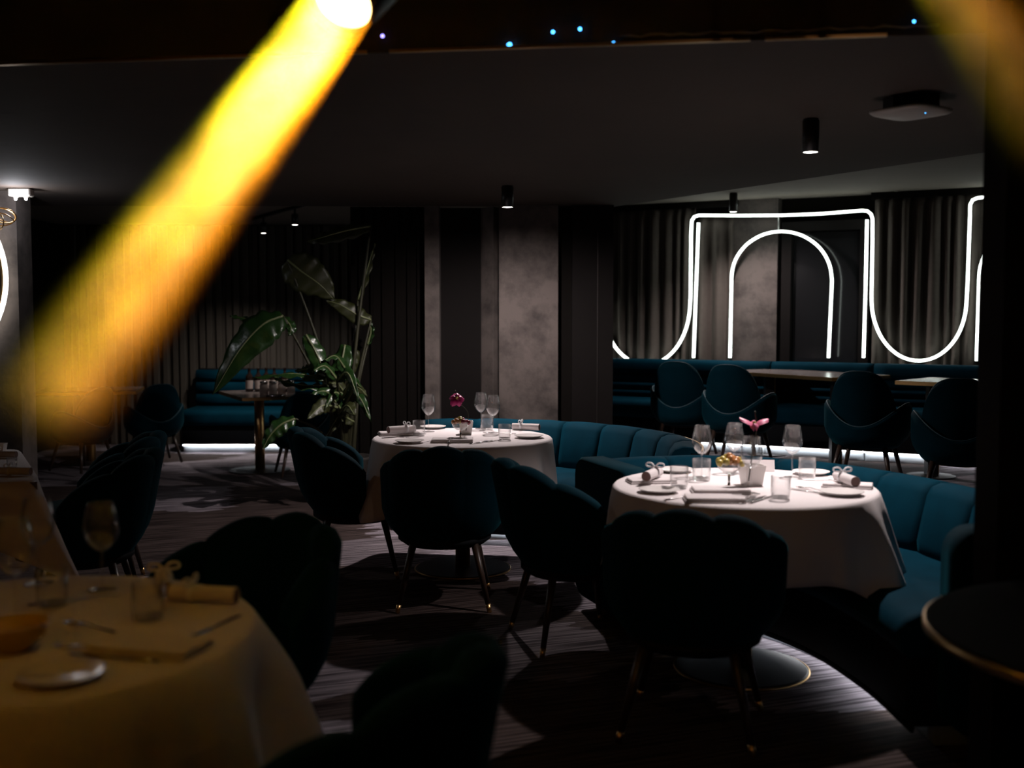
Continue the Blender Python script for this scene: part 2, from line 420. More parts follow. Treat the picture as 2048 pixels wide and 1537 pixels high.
for (s0, s1, z0, z1) in ((a, a + 0.09, 0.2, 2.32), (b - 0.09, b, 0.2, 2.32), (a + 0.09, b - 0.09, 2.23, 2.32)):
    q = [on_wall(s0, 0, -0.1), on_wall(s1, 0, -0.1), on_wall(s1, 0, -0.2), on_wall(s0, 0, -0.2)]
    MB().prism([(p.x, p.y) for p in q], z0, z1).build('door_frame', 'grey_wall', wd1)

# brass edge trim of the low ceiling, in lengths
tdir = (n1 - n0).normalized(); tn = Vector((tdir.y, -tdir.x, 0))
def at_near(px):
    d = ray(px, 100); u = d.x / d.y
    t = (u * n0.y - n0.x) / (tdir.x - u * tdir.y); return n0 + tdir * t
for i, (p0, p1) in enumerate(((-60, 735), (780, 1500), (1530, 1772))):
    a, b = at_near(p0), at_near(p1)
    m = MB(); q = [a + tn * 0.012, b + tn * 0.012, b, a]
    m.prism([(p.x, p.y) for p in q], ZC - 0.003, ZC + 0.006)
    struct('trim_%d' % (i + 2), m, 'brass', 'brass edge trim along the low ceiling')
a, b = at_near(1240), at_near(1872)
pts = [a.lerp(b, t / 30) + tn * 0.02 + Vector((0, 0, 0.022 + 0.003 * sin(t * 2.3) + 0.002 * sin(t * 5.1))) for t in range(31)]
struct('trim_5', MB().tube(pts, [0.002 + 0.002 * abs(sin(t * 1.7)) for t in range(31)], 6), 'white_plastic', 'ragged pale sealant line above the brass trim')

# ------------------------------------------------------------------ upholstered seats
def sweep(path, nrm, prof, closed_prof=True):
    """profile = list of (inward offset, z); path on the floor; nrm = inward normals"""
    return [[(p.x + n.x * o, p.y + n.y * o, z) for (o, z) in prof] for p, n in zip(path, nrm)]
def inward_normals(path, centre):
    out = []
    for i, p in enumerate(path):
        a, b = path[max(0, i-1)], path[min(len(path)-1, i+1)]; t = (b - a).normalized()
        n = Vector((-t.y, t.x, 0))
        if n.dot(Vector((centre[0], centre[1], 0)) - p) < 0: n = -n
        out.append(n)
    return out
def rrect(o0, o1, z0, z1, r, n=3):
    pts = []
    for (cx, cz, a0) in ((o1 - r, z0 + r, -90), (o1 - r, z1 - r, 0), (o0 + r, z1 - r, 90), (o0 + r, z0 + r, 180)):
        for k in range(n + 1):
            a = radians(a0 + 90 * k / n); pts.append((cx + r * cos(a), cz + r * sin(a)))
    return pts
def booth(name, label, back_pts, centre, zt=0.74, channel=0.34, arms=(True, True), seat_d=0.60, base=0.0):
    path = resample(spline([Vector((p[0], p[1], 0)) for p in back_pts], 14), 0.045)
    nr = inward_normals(path, centre)
    org = path[len(path) // 2]
    t = thing(name, label, 'booth', (org.x, org.y, base))
    P = [p - org for p in path]
    z = lambda v: v
    MB().grid(sweep(P, nr, rrect(0.0, 0.07, 0.10, zt - 0.03, 0.012)), closed_v=True, cap=True).build('back_shell', 'black_panel', t)
    MB().grid(sweep(P, nr, rrect(0.008, 0.020, zt - 0.031, zt - 0.016, 0.003, 1)), closed_v=True, cap=True).build('brass_edge', 'brass', t)
    # channels of the backrest, one part each
    total = sum((b - a).length for a, b in zip(P, P[1:])); nch = max(1, int(round(total / channel))); per = (len(P) - 1) / nch
    for c in range(nch):
        i0, i1 = c * per, (c + 1) * per; rows = []
        NS = 9
        for k in range(NS):
            q = i0 + (i1 - i0) * k / (NS - 1); i = min(int(q), len(P) - 2); fr = q - i
            p = P[i].lerp(P[i+1], fr); n = nr[i].lerp(nr[i+1], fr).normalized()
            e = 1 - abs(2 * k / (NS - 1) - 1) ** 3; pill = 0.45 + 0.55 * e
            th = 0.10 + 0.030 * pill
            prof = [(0.072, 0.40), (0.072 + th * 1.25, 0.40), (0.072 + th * 1.35, 0.50), (0.072 + th * 1.15, 0.60), (0.072 + th * 0.95, zt - 0.05 + 0.012 * e), (0.072 + th * 0.75, zt - 0.015 + 0.012 * e), (0.072 + th * 0.35, zt + 0.008 * e), (0.05, zt - 0.004), (0.03, zt - 0.012), (0.03, zt - 0.03), (0.072, zt - 0.03)]
            rows.append([(p.x + n.x * o, p.y + n.y * o, zz) for o, zz in prof])
        MB().grid(rows, closed_v=True, cap=True).build('back_channel', 'velvet', t)
    seat = [(0.075, 0.30), (seat_d - 0.02, 0.30), (seat_d, 0.33), (seat_d + 0.01, 0.38), (seat_d - 0.01, 0.42), (seat_d - 0.06, 0.445), (seat_d - 0.2, 0.455), (0.12, 0.45), (0.075, 0.45)]
    MB().grid(sweep(P, nr, seat), closed_v=True, cap=True).build('seat', 'velvet', t)
    MB().grid(sweep(P, nr, rrect(0.072, seat_d - 0.03, 0.065, 0.299, 0.006, 1)), closed_v=True, cap=True).build('seat_base', 'black_panel', t)
    MB().grid(sweep(P, nr, rrect(0.03, seat_d - 0.11, 0.0, 0.064, 0.004, 1)), closed_v=True, cap=True).build('plinth', 'plinth', t)
    MB().grid(sweep(P[3:-5], nr[3:-5], rrect(seat_d - 0.100, seat_d - 0.085, 0.053, 0.064, 0.002, 1)), closed_v=True, cap=True).build('led_strip', 'strip', t)
    MB().grid(sweep(P, nr, rrect(seat_d - 0.042, seat_d - 0.030, 0.044, 0.0645, 0.002, 1)), closed_v=True, cap=True).build('shadow_lip', 'black_panel', t)
    for on, i, s in ((arms[0], 0, -1), (arms[1], len(P) - 1, 1)):
        if not on: continue
        tv = (P[1] - P[0]) if i == 0 else (P[-1] - P[-2]); tv.normalize(); out = tv * s
        n = nr[i]; arm_d = min(seat_d, 0.62); prof = rrect(-0.005, arm_d, 0.06, zt + 0.015, 0.09, 5)
        rows = []
        for d, sc in ((0.0, 0.0), (0.0, 1.0), (0.10, 1.0), (0.115, 0.965)):
            row = []
            for (o, zz) in prof:
                oo = (arm_d / 2) + (o - arm_d / 2) * max(sc, 0.9); z2 = 0.4 + (zz - 0.4) * max(sc, 0.9)
                p = P[i] + n * oo + out * d; row.append((p.x, p.y, z2))
            rows.append(row)
        MB().grid(rows[1:], closed_v=True, cap=True).build('arm', 'velvet_dark', t)
    return t
def arc(cx, cy, r, a0, a1, n=9): return [(cx + r * cos(radians(a0 + (a1 - a0) * k / (n - 1))), cy + r * sin(radians(a0 + (a1 - a0) * k / (n - 1)))) for k in range(n)]
T1 = W(925, 874, 0.76); T1.z = 0
T2 = W(1487, 971, 0.76); T2.z = 0
T3 = W(20, 1262, 0.76); T3.z = 0
booth('curved_booth', 'curved teal velvet booth wrapping the far side of the table with magenta orchid', arc(T1.x, T1.y, 1.36, 104, -16, 11), (T1.x, T1.y), arms=(False, False))
booth('curved_booth', 'curved teal velvet booth wrapping the table with pink orchid, beside dark pillar', [(0.42, 5.47), (0.82, 5.60), (1.22, 5.56), (1.62, 5.26), (1.90, 4.72), (2.02, 4.15), (2.05, 3.66)], (0.9, 4.4), arms=(True, True), seat_d=0.74)

# rear right benches with horizontal rolls, three units
def rear_bench(label, px0, px1):
    off = 0.12
    s0, s1 = wall_s(px0, off) + 0.006, wall_s(px1, off) - 0.006
    n = 14; path = [on_wall(s0 + (s1 - s0) * k / n, 0, off) for k in range(n + 1)]
    org = path[n // 2]; t = thing('wall_bench', label, 'bench', (org.x, org.y, 0.2), 0, 'benches along the neon wall')
    P = [p - org for p in path]; nr = [NRM] * (n + 1)
    MB().grid(sweep(P, nr, rrect(0.0, 0.05, 0.10, 0.80, 0.01, 1)), closed_v=True, cap=True).build('back_board', 'black_panel', t)
    MB().grid(sweep(P, nr, rrect(-0.01, 0.17, 0.68, 0.82, 0.045, 4)), closed_v=True, cap=True).build('top_roll', 'velvet', t)
    for z0 in (0.605, 0.53, 0.455):
        MB().grid(sweep(P, nr, rrect(0.05, 0.155, z0, z0 + 0.074, 0.034, 4)), closed_v=True, cap=True).build('back_roll', 'velvet', t)
    MB().grid(sweep(P, nr, rrect(0.051, 0.62, 0.29, 0.45, 0.05, 4)), closed_v=True, cap=True).build('seat', 'velvet', t)
    MB().grid(sweep(P, nr, rrect(0.051, 0.58, 0.09, 0.289, 0.008, 1)), closed_v=True, cap=True).build('seat_base', 'black_panel', t)
    MB().grid(sweep(P, nr, rrect(0.04, 0.50, 0.0, 0.089, 0.004, 1)), closed_v=True, cap=True).build('plinth', 'plinth', t)
    MB().grid(sweep(P, nr, rrect(0.515, 0.535, 0.076, 0.088, 0.002, 1)), closed_v=True, cap=True).build('led_strip', 'strip', t)
rear_bench('teal velvet wall bench under the left neon curve', 1130, 1551)
rear_bench('teal velvet wall bench under the right half of the neon arch', 1551, 1754)
rear_bench('teal velvet wall bench under the right neon curve, beside the pillar', 1754, 2140)
# back left bench
def left_bench(label, x0, x1, led=True):
    t = thing('wall_bench', label, 'bench', ((x0 + x1) / 2, 12.18, 0))
    h = (x1 - x0) / 2; n = 6
    P = [Vector((-h + 2 * h * k / n, 0, 0)) for k in range(n + 1)]; nr = [Vector((0, -1, 0))] * (n + 1)
    g = lambda pr: MB().grid(sweep(P, nr, pr), closed_v=True, cap=True)
    g(rrect(0, 0.05, 0.1, 0.86, 0.01, 1)).build('back_board', 'black_panel', t)
    for z0 in (0.46, 0.59, 0.72): g(rrect(0.05, 0.17, z0, z0 + 0.128, 0.05, 4)).build('back_roll', 'velvet', t)
    g(rrect(0.051, 0.76, 0.29, 0.45, 0.05, 4)).build('seat', 'velvet', t)
    g(rrect(0.051, 0.70, 0.09, 0.289, 0.01, 1)).build('seat_base', 'black_panel', t)
    g(rrect(0.04, 0.64, 0, 0.089, 0.004, 1)).build('plinth', 'plinth', t)
    if led: g(rrect(0.65, 0.67, 0.076, 0.088, 0.002, 1)).build('led_strip', 'strip', t)
left_bench('long teal velvet bench with lit plinth against the slatted wall', W(345, 915, 0).x, -1.75)

# ------------------------------------------------------------------ chairs
def wrap(thmax, ztop, zbot, Rf, thick, lobes=0, lobe_w=40.0, lean=0.05, fwd=0.0, nth=61, bulge_in=0.022, bulge_out=0.014):
    """a seat back bent round the seat: th = 0 is the back (-Y)"""
    rows = []
    for i in range(nth):
        th = -thmax + 2 * thmax * i / (nth - 1); a = radians(th)
        s = abs(cos(pi * th / lobe_w)) ** 0.65 if lobes else 1.0
        H = ztop(th, s); d = Vector((sin(a), -cos(a), 0)); prof = []
        e = min(1.0, (thmax - abs(th)) / 9.0); e = sqrt(max(0.0, 1 - (1 - e) ** 2))
        tk = thick * (0.35 + 0.65 * e)
        def pt(t, inner):
            z = zbot + t * (H - zbot)
            r = Rf(t, th)
            if inner: r = r - tk - bulge_in * s * min(1, t * 2) * (1 if lobes else 0)
            else: r = r + bulge_out * s * t * (1 if lobes else 0)
            p = d * r; p.y = p.y - lean * t ** 1.5 * max(0.0, cos(a)) + fwd * max(0.0, -cos(a))
            p.z = z; return p
        for t in (0, 0.08, 0.18, 0.30, 0.45, 0.6, 0.75, 0.88): prof.append(pt(t, False))
        o1, i1 = pt(0.93, False), pt(0.93, True); c = (o1 + i1) / 2; w = (o1 - i1) / 2; hh = (H - zbot) * 0.07
        for ang in (0, 40, 75, 105, 140, 180): prof.append(c + w * cos(radians(ang)) + Vector((0, 0, hh * sin(radians(ang)))))
        for t in (0.86, 0.72, 0.55, 0.4, 0.28): prof.append(pt(t, True))
        rows.append([tuple(p) for p in prof])
    return rows
def cushion(rx, ry, z0, z1, cy=0.0, seg=32, pw=3.0):
    m = MB(); rows = []
    for (k, z) in ((0.80, z0), (0.95, z0 + 0.008), (1.0, z0 + (z1 - z0) * 0.4), (0.99, z0 + (z1 - z0) * 0.65), (0.93, z0 + (z1 - z0) * 0.88), (0.80, z1 - 0.004), (0.5, z1 + 0.006), (0.15, z1 + 0.01)):
        r = []
        for q in range(seg):
            a = 2 * pi * q / seg; c, s = cos(a), sin(a)
            n = (abs(c) ** pw + abs(s) ** pw) ** (-1 / pw)
            r.append((rx * k * n * c, cy + ry * k * n * s, z))
        rows.append(r)
    return m.grid(rows, closed_v=True, cap=True)
def add_legs(t, zt=0.33, top=0.15, bot=0.225, foot=True):
    for sx in (-1, 1):
        for sy in (-1, 1):
            p0 = Vector((sx * top, sy * top, zt)); p1 = Vector((sx * bot, sy * bot, 0.0))
            q = p0.lerp(p1, 0.88)
            lg = MB().tube([p0, q], [0.019, 0.0125], 10).build('leg', 'leg', t)
            if foot: MB().tube([q, p1], [0.0128, 0.0105], 10).build('foot_cap', 'brass', lg)
def make_scallop_chair():
    t = thing('scallop_chair', 'x', 'chair')
    def zt(th, s):
        q = abs(th) / 100.0
        return 0.812 - 0.20 * q ** 2.2 + 0.024 * (s - 0.2)
    def R(t_, th):
        q = min(t_ / 0.5, 1.0); r = 0.195 + 0.105 * (1 - (1 - q) ** 2.2)
        return r * (1.0 + 0.03 * abs(sin(radians(th))))
    MB().grid(wrap(100, zt, 0.315, R, 0.062, lobes=5, lean=0.07, nth=101), closed_v=True, cap=True).build('backrest', 'velvet_dark', t)
    cushion(0.245, 0.255, 0.345, 0.455, cy=0.035).build('seat', 'velvet_dark', t)
    MB().lathe([(0.12, 0.295), (0.20, 0.305), (0.235, 0.33), (0.235, 0.352)], 28).build('seat_pan', 'black_panel', t)
    add_legs(t)
    return t
def make_wing_chair():
    t = thing('wing_chair', 'x', 'chair')
    def zb(th, s): return 0.46 + 0.40 * sqrt(max(0.0, 1 - (abs(th) / 66.0) ** 2.6))
    def Rb(t_, th): return 0.20 + 0.055 * min(1, t_ / 0.5)
    rows = wrap(62, zb, 0.40, Rb, 0.05, lean=0.10, nth=41)
    bk = MB().grid(rows, closed_v=True, cap=True).build('backrest', 'velvet_dark', t)
    MB().tube([Vector(r[10]) + Vector((0, 0, 0.003)) for r in rows], 0.0045, 6).build('piping', 'piping', bk)
    def za(th, s):
        q = abs(th)
        return 0.47 + 0.16 * (0.5 - 0.5 * cos(pi * min(1, q / 82.0))) - 0.12 * max(0, (q - 88) / 30.0) ** 2
    def Ra(t_, th): return (0.20 + 0.085 * (1 - (1 - min(t_ / 0.5, 1)) ** 2)) * (1 + 0.05 * abs(sin(radians(th))))
    rows = wrap(116, za, 0.31, Ra, 0.045, lean=0.02, nth=61)
    ar = MB().grid(rows, closed_v=True, cap=True).build('arm_shell', 'velvet_dark', t)
    MB().tube([Vector(r[10]) + Vector((0, 0, 0.003)) for r in rows], 0.0045, 6).build('piping', 'piping', ar)
    cushion(0.23, 0.24, 0.35, 0.46, cy=0.02).build('seat', 'velvet_dark', t)
    MB().lathe([(0.12, 0.29), (0.19, 0.30), (0.225, 0.33), (0.225, 0.35)], 24).build('seat_pan', 'black_panel', t)
    add_legs(t, foot=False)
    return t
pa, pb = make_scallop_chair(), make_wing_chair()
used = {'a': False, 'b': False}
def chair(kind, label, x, y, z, fx, fy, group=None, sc=1.0):
    p = pa if kind == 'a' else pb
    o = copy_tree(p) if used[kind] else p
    used[kind] = True
    place(o, label, (x, y, z), face(fx, fy), group); o.scale = (sc, sc, sc)
    return o
G1, G2, G3 = 'scallop-backed chairs at the dining tables', 'winged chairs on the platform', 'chairs of the back left corner'
chair('a', 'scalloped petrol velvet chair, back to us, in front of the magenta orchid table', pxw(888, 5.50), 5.50, 0, -0.03, 1, G1)
chair('a', 'scalloped petrol velvet chair seen side-on at the plant side of the magenta orchid table', pxw(708, 6.15), 6.15, 0, 1, 0.16, G1)
chair('a', 'largest dark scalloped chair, back to us, in front of the pink orchid table', pxw(1392, 3.80), 3.80, 0, 0.28, 1, G1)
chair('a', 'scalloped velvet chair turned to the pink orchid table, between the two booths', pxw(1148, 4.85), 4.85, 0, 0.95, 0.30, G1)
chair('a', 'teal scalloped chair by the orange-lit table, nearer one of the pair', pxw(152, 5.05), 5.06, 0, -0.9, -0.20, G1)
chair('a', 'teal scalloped chair by the orange-lit table, farther one of the pair', pxw(175, 5.75), 5.80, 0, -0.9, -0.25, G1)
chair('a', 'blurred dark scalloped chair facing us across the amber foreground tablecloth', pxw(436, 3.14), 3.14, 0, -0.5, -0.85, G1)
chair('a', 'blurred dark scalloped chair cut off by the bottom edge, beside the foreground table', pxw(630, 2.10), 2.10, 0, -1, 0.25, G1)
chair('b', 'winged velvet chair on the platform, leftmost of four, beside the curtain', pxw(1372, 9.45), 9.45, 0.2, 0.45, 0.9, G2)
chair('b', 'winged velvet chair at the left end of the long platform table, with broad arm showing', pxw(1480, 8.85), 8.85, 0.2, 0.5, 0.87, G2)
chair('b', 'winged velvet chair on the platform in front of the right neon leg', pxw(1738, 7.85), 7.85, 0.2, 0.5, 0.87, G2)
chair('b', 'winged velvet chair on the platform half hidden by the dark pillar', pxw(1925, 7.0), 7.0, 0.2, 0.4, 0.9, G2)
chair('b', 'dark winged chair in front of the lit bench by the slatted wall', pxw(305, 10.55), 10.55, 0, -0.55, 0.84, G3, 0.93)
chair('b', 'dark chair under the plant leaves beside the bottle table', pxw(598, 9.75), 9.75, 0, -0.35, 0.94, G3, 0.90)
chair('b', 'dark chair lost in the amber beam glow near the concrete panel', pxw(160, 10.0), 10.0, 0, -0.9, 0.45, G3, 0.93)

# ------------------------------------------------------------------ tables
ZT = 0.757
def cloth_mesh(R, drop_f, flare_f, fold_amp, ridges=(), nr_top=6, nt=216, seed=1):
    rnd = random.Random(seed); ks = [(5, rnd.uniform(0, 6.28), 1.0), (8, rnd.uniform(0, 6.28), 0.8), (13, rnd.uniform(0, 6.28), 0.45)]
    rows = [[(0.01 * cos(2*pi*j/nt), 0.01 * sin(2*pi*j/nt), ZT) for j in range(nt)]]
    for i in range(1, nr_top + 1):
        r = R * i / nr_top * 0.985
        rows.append([(r * cos(2*pi*j/nt), r * sin(2*pi*j/nt), ZT) for j in range(nt)])
    for i in range(0, 13):
        t = i / 12.0; row = []
        for j in range(nt):
            a = 2 * pi * j / nt; D = drop_f(a)
            if i == 0: r, z = R * 0.997, ZT - 0.002
            elif i == 1: r, z = R + 0.006, ZT - 0.010
            else:
                q = t * D
                fold = sum(w * cos(k * a + p) for k, p, w in ks) * fold_amp * min(1.0, q / 0.16)
                for deg, amp, wdt in ridges:
                    da = (a - radians(deg) + pi) % (2 * pi) - pi
                    fold += amp * math.exp(-(da / radians(wdt)) ** 2) * min(1.0, q / 0.3)
                r = R + 0.010 + flare_f(a) * q + fold; z = ZT - 0.010 - q
            row.append((r * cos(a), r * sin(a), z))
        rows.append(row)
    m = MB().grid(rows, closed_v=True)
    return m
def corner(a, rot): c = cos(2 * (a - rot)) ; return abs(c) ** 3     # 1 at the four corners of the square cloth
def pedestal_table(label, x, y, R, top_mat='tabletop', brass=True):
    t = thing('pedestal_table', label, 'table', (x, y, 0))
    MB().lathe([(0.0, ZT - 0.035), (R - 0.02, ZT - 0.035), (R - 0.012, ZT - 0.03), (R - 0.012, ZT - 0.008), (R - 0.02, ZT - 0.004), (0.0, ZT - 0.004)], 48, capb=False, capt=False, smooth=False).build('table_top', top_mat, t)
    MB().lathe([(0.042, 0.018), (0.042, ZT - 0.036)], 24).build('column', 'brass', t)
    MB().lathe([(0.27, 0.0), (0.27, 0.008), (0.262, 0.016), (0.05, 0.018)], 48, smooth=False).build('base_disc', 'dark_steel', t)
    MB().lathe([(0.2705, 0.002), (0.276, 0.004), (0.276, 0.010), (0.2705, 0.012)], 48, capb=False, capt=False).build('base_rim', 'brass', t)
    return t
pedestal_table('round brass-pedestal table under white cloth with magenta orchid', T1.x, T1.y, 0.50)
pedestal_table('round brass-pedestal table under white cloth with pink orchid', T2.x, T2.y, 0.52)
pedestal_table('round pedestal table under the blurred amber-lit cloth', T3.x, T3.y, 0.52)
c1 = cloth_mesh(0.502, lambda a: 0.29 + 0.11 * corner(a, radians(38)), lambda a: 0.10 + 0.24 * corner(a, radians(38)) ** 2, 0.006, [(222, 0.05, 5), (233, -0.03, 4), (243, 0.045, 5), (318, 0.05, 6), (330, -0.03, 5)], seed=3).build('tablecloth', 'cloth', None, (T1.x, T1.y, 0))
tag(c1, 'white cloth on the middle round table, with magenta orchid', 'tablecloth', 'white tablecloths')
c2 = cloth_mesh(0.522, lambda a: 0.27 + 0.14 * corner(a, radians(-32)), lambda a: 0.08 + 0.20 * corner(a, radians(-32)) ** 2, 0.008, [(-40, 0.055, 4.5), (-29, -0.035, 4), (-18, 0.05, 5), (-62, 0.03, 6), (228, 0.05, 6)], seed=5).build('tablecloth', 'cloth', None, (T2.x, T2.y, 0))
tag(c2, 'white cloth on the right round table, with pink orchid', 'tablecloth', 'white tablecloths')
c3 = cloth_mesh(0.522, lambda a: 0.40 + 0.14 * corner(a, radians(20)), lambda a: 0.10 + 0.30 * corner(a, radians(20)) ** 2, 0.026, [(-75, 0.04, 5), (-60, -0.03, 5), (-45, 0.05, 5), (-30, -0.03, 4), (-15, 0.04, 5), (-95, -0.03, 5)], seed=9).build('tablecloth', 'cloth', None, (T3.x, T3.y, 0))
tag(c3, 'amber-lit blurred tablecloth in the bottom corner of the foreground', 'tablecloth', 'white tablecloths')
for c in (c1, c2, c3):
    md = c.modifiers.new('thick', 'SOLIDIFY'); md.thickness = 0.002; md.offset = 1.0
# rectangular table at the left edge with its cloth
LA, LB = W(38, 897, 0.76), W(80, 960, 0.76)
ex = (LA - LB); ex.z = 0; LL = ex.length; ex.normalize(); ey = Vector((-ex.y, ex.x, 0))
if ey.x > 0: ey = -ey
LC = (LA + LB) / 2 + ey * 0.45; LRZ = atan2(ex.y, ex.x)
lt = thing('rectangular_table', 'rectangular table under orange-lit cloth at the picture edge', 'table', (LC.x, LC.y, 0), LRZ)
MB().box((-LL/2 + 0.01, -0.44, ZT - 0.04), (LL/2 - 0.01, 0.44, ZT - 0.006)).build('table_top', 'tabletop', lt)
for sx in (-1, 1):
    MB().lathe([(0.035, 0.02), (0.035, ZT - 0.041)], 20, cen=(sx * 0.35, 0)).build('column', 'brass', lt)
    MB().lathe([(0.21, 0), (0.21, 0.012), (0.05, 0.018)], 32, cen=(sx * 0.35, 0), smooth=False).build('base_disc', 'dark_steel', lt)
def rect_cloth(hx, hy, drop):
    m = MB(); nt = 160; rows = []
    def rp(a, kx, ky):
        c, s = cos(a), sin(a); n = (abs(c) ** 14 + abs(s) ** 14) ** (-1 / 14); return kx * n * c, ky * n * s
    A = []
    for j in range(nt): A.append(2 * pi * j / nt)
    for k in (0.02, 0.35, 0.7, 0.99): rows.append([(*rp(a, hx * k, hy * k), ZT) for a in A])
    for i in range(0, 11):
        t = i / 10; row = []
        for a in A:
            c, s = cos(a), sin(a); cor = (min(abs(c), abs(s)) / 0.7071) ** 5
            q = t * (drop + 0.20 * cor) ; f = 0.03 * t + 0.36 * q * cor + 0.012 * cos(9 * a) * t
            x, y = rp(a, hx + f, hy + f); row.append((x, y, ZT - 0.004 - q))
        rows.append(row)
    return m.grid(rows, closed_v=True)
lc = rect_cloth(LL / 2, 0.45, 0.24).build('tablecloth', 'cloth', None, (LC.x, LC.y, 0), LRZ)
tag(lc, 'orange-lit cloth with hanging corner on the rectangular table at the picture edge', 'tablecloth', 'white tablecloths')
md = lc.modifiers.new('thick', 'SOLIDIFY'); md.thickness = 0.002; md.offset = 1.0

# round bare table beside the dark pillar
o = pedestal_table('bare round dark table with thin brass rim beside the pillar', *W(2346, 1272, 0.75).xy, 0.52, 'black_panel')
MB().lathe([(0.508, ZT - 0.03), (0.514, ZT - 0.028), (0.514, ZT - 0.012), (0.508, ZT - 0.010)], 64, capb=False, capt=False).build('brass_rim', 'brass', o)

# rear platform tables with brass edges and slab legs
def slab_table(label, corners, z, group, legs):
    c = sum((Vector((p[0], p[1], 0)) for p in corners), Vector()) / 4
    t = thing('slab_table', label, 'table', (c.x, c.y, z), 0, group)
    q = [(p[0] - c.x, p[1] - c.y) for p in corners]
    qi = [(a * 0.985, b * 0.985) for a, b in q]
    MB().prism(qi, 0.722, 0.752).build('table_top', 'tabletop', t)
    m = MB()
    for i in range(4):
        a, b = q[i], q[(i + 1) % 4]; a2, b2 = qi[i], qi[(i + 1) % 4]
        m.prism([a, b, b2, a2], 0.722, 0.750)
    m.build('brass_edge', 'brass', t)
    for (u, v) in legs:
        p = Vector((q[0][0], q[0][1], 0)).lerp(Vector((q[1][0], q[1][1], 0)), u).lerp(Vector((q[3][0], q[3][1], 0)).lerp(Vector((q[2][0], q[2][1], 0)), u), v)
        lg = MB().box((p.x - 0.04, p.y - 0.04, 0.02), (p.x + 0.04, p.y + 0.04, 0.721)).build('leg', 'black', t)
        MB().box((p.x + 0.0405, p.y - 0.0405, 0.02), (p.x + 0.046, p.y - 0.030, 0.72)).build('edge_strip', 'brass', lg)
        MB().lathe([(0.18, 0.0), (0.18, 0.012), (0.05, 0.02)], 28, cen=(p.x, p.y), smooth=False).build('base_disc', 'dark_steel', t)
    return t
def rect4(p, q, w):
    p, q = Vector((p[0], p[1], 0)), Vector((q[0], q[1], 0)); d = (q - p).normalized(); n = Vector((-d.y, d.x, 0))
    if n.y < 0: n = -n
    return [tuple(p.xy), tuple(q.xy), tuple((q + n * w).xy), tuple((p + n * w).xy)]
zt = 0.95
GT = 'dark tables with brass edges on the platform'
slab_table('long dark platform table with brass edge behind the two left winged chairs', rect4(W(1440, 742, zt).xy, W(1664, 756, zt).xy, 0.70), 0.2, GT, ((0.2, 0.5), (0.93, 0.22)))
slab_table('dark platform table by the pillar, brass edge crossing behind two winged chairs', rect4(W(1790, 762, zt).xy, W(2090, 775, zt).xy, 0.62), 0.2, GT, ((0.15, 0.5), (0.85, 0.5)))
# bottle table in the back left corner
zt = 0.72
BT = [W(484, 797, zt), W(604, 793, zt)]
BTC = rect4(BT[0].xy, BT[1].xy, 1.0)
bt = slab_table('square table with brass edge crowded with bottles under the plant', BTC, -0.03, None, ())
bc = Vector((0, 0, 0))
MB().lathe([(0.045, 0.05), (0.045, 0.72)], 20).build('column', 'brass', bt)
MB().lathe([(0.28, 0.03), (0.28, 0.042), (0.05, 0.05)], 40, smooth=False).build('base_disc', 'dark_steel', bt)
at = slab_table('dark table whose brass edge glows in the amber beam', rect4(W(60, 786, zt).xy, W(272, 783, zt).xy, 0.7), -0.03, None, ())
MB().lathe([(0.045, 0.05), (0.045, 0.72)], 20).build('column', 'brass', at)
MB().lathe([(0.28, 0.03), (0.28, 0.042), (0.05, 0.05)], 40, smooth=False).build('base_disc', 'dark_steel', at)

# ------------------------------------------------------------------ tableware
def mk_wine():
    t = thing('wine_glass', 'x', 'wine glass')
    MB().lathe([(0.004, 0.098), (0.016, 0.103), (0.031, 0.118), (0.0405, 0.138), (0.0425, 0.155), (0.040, 0.178), (0.0345, 0.205), (0.0305, 0.222), (0.0295, 0.222), (0.0335, 0.205), (0.039, 0.178), (0.0415, 0.155), (0.039, 0.138), (0.029, 0.119), (0.012, 0.106)], 28, capb=False).build('bowl', 'glass', t)
    MB().lathe([(0.0045, 0.006), (0.0036, 0.03), (0.0036, 0.085), (0.0052, 0.099)], 12).build('stem', 'glass', t)
    MB().lathe([(0.036, 0.0), (0.0365, 0.0015), (0.020, 0.004), (0.005, 0.0065)], 28).build('foot', 'glass', t)
    return t
def mk_tumbler():
    t = thing('tumbler', 'x', 'tumbler')
    MB().lathe([(0.034, 0.008), (0.036, 0.03), (0.0365, 0.088), (0.0352, 0.088), (0.0347, 0.03), (0.0325, 0.010)], 28, capt=True).build('wall', 'glass', t)
    MB().lathe([(0.030, 0.0), (0.033, 0.002), (0.0338, 0.008)], 28).build('base', 'glass', t)
    return t
def mk_plate():
    t = thing('side_plate', 'x', 'plate')
    MB().lathe([(0.045, 0.0), (0.055, 0.002), (0.078, 0.013), (0.080, 0.0145), (0.077, 0.0150), (0.054, 0.0055), (0.0, 0.0045)], 40, capt=False).build('dish', 'porcelain', t)
    return t
def mk_fork():
    t = thing('fork', 'x', 'fork')
    m = MB(); rows = []
    for (y, w, z) in ((-0.095, 0.0085, 0.002), (-0.06, 0.0065, 0.002), (0.0, 0.003, 0.0045), (0.035, 0.004, 0.008), (0.05, 0.0105, 0.006), (0.062, 0.012, 0.004)):
        rows.append([(-w, y, z), (0, y, z + 0.0016), (w, y, z), (0, y, z - 0.0012)])
    m.grid(rows, closed_v=True, cap=True).build('handle', 'steel', t)
    for k in range(4):
        x = -0.0095 + 0.00633 * k
        MB().tube([(x, 0.060, 0.004), (x, 0.08, 0.0025), (x * 0.97, 0.10, 0.006)], [0.0017, 0.0016, 0.0008], 5).build('tine', 'steel', t)
    return t
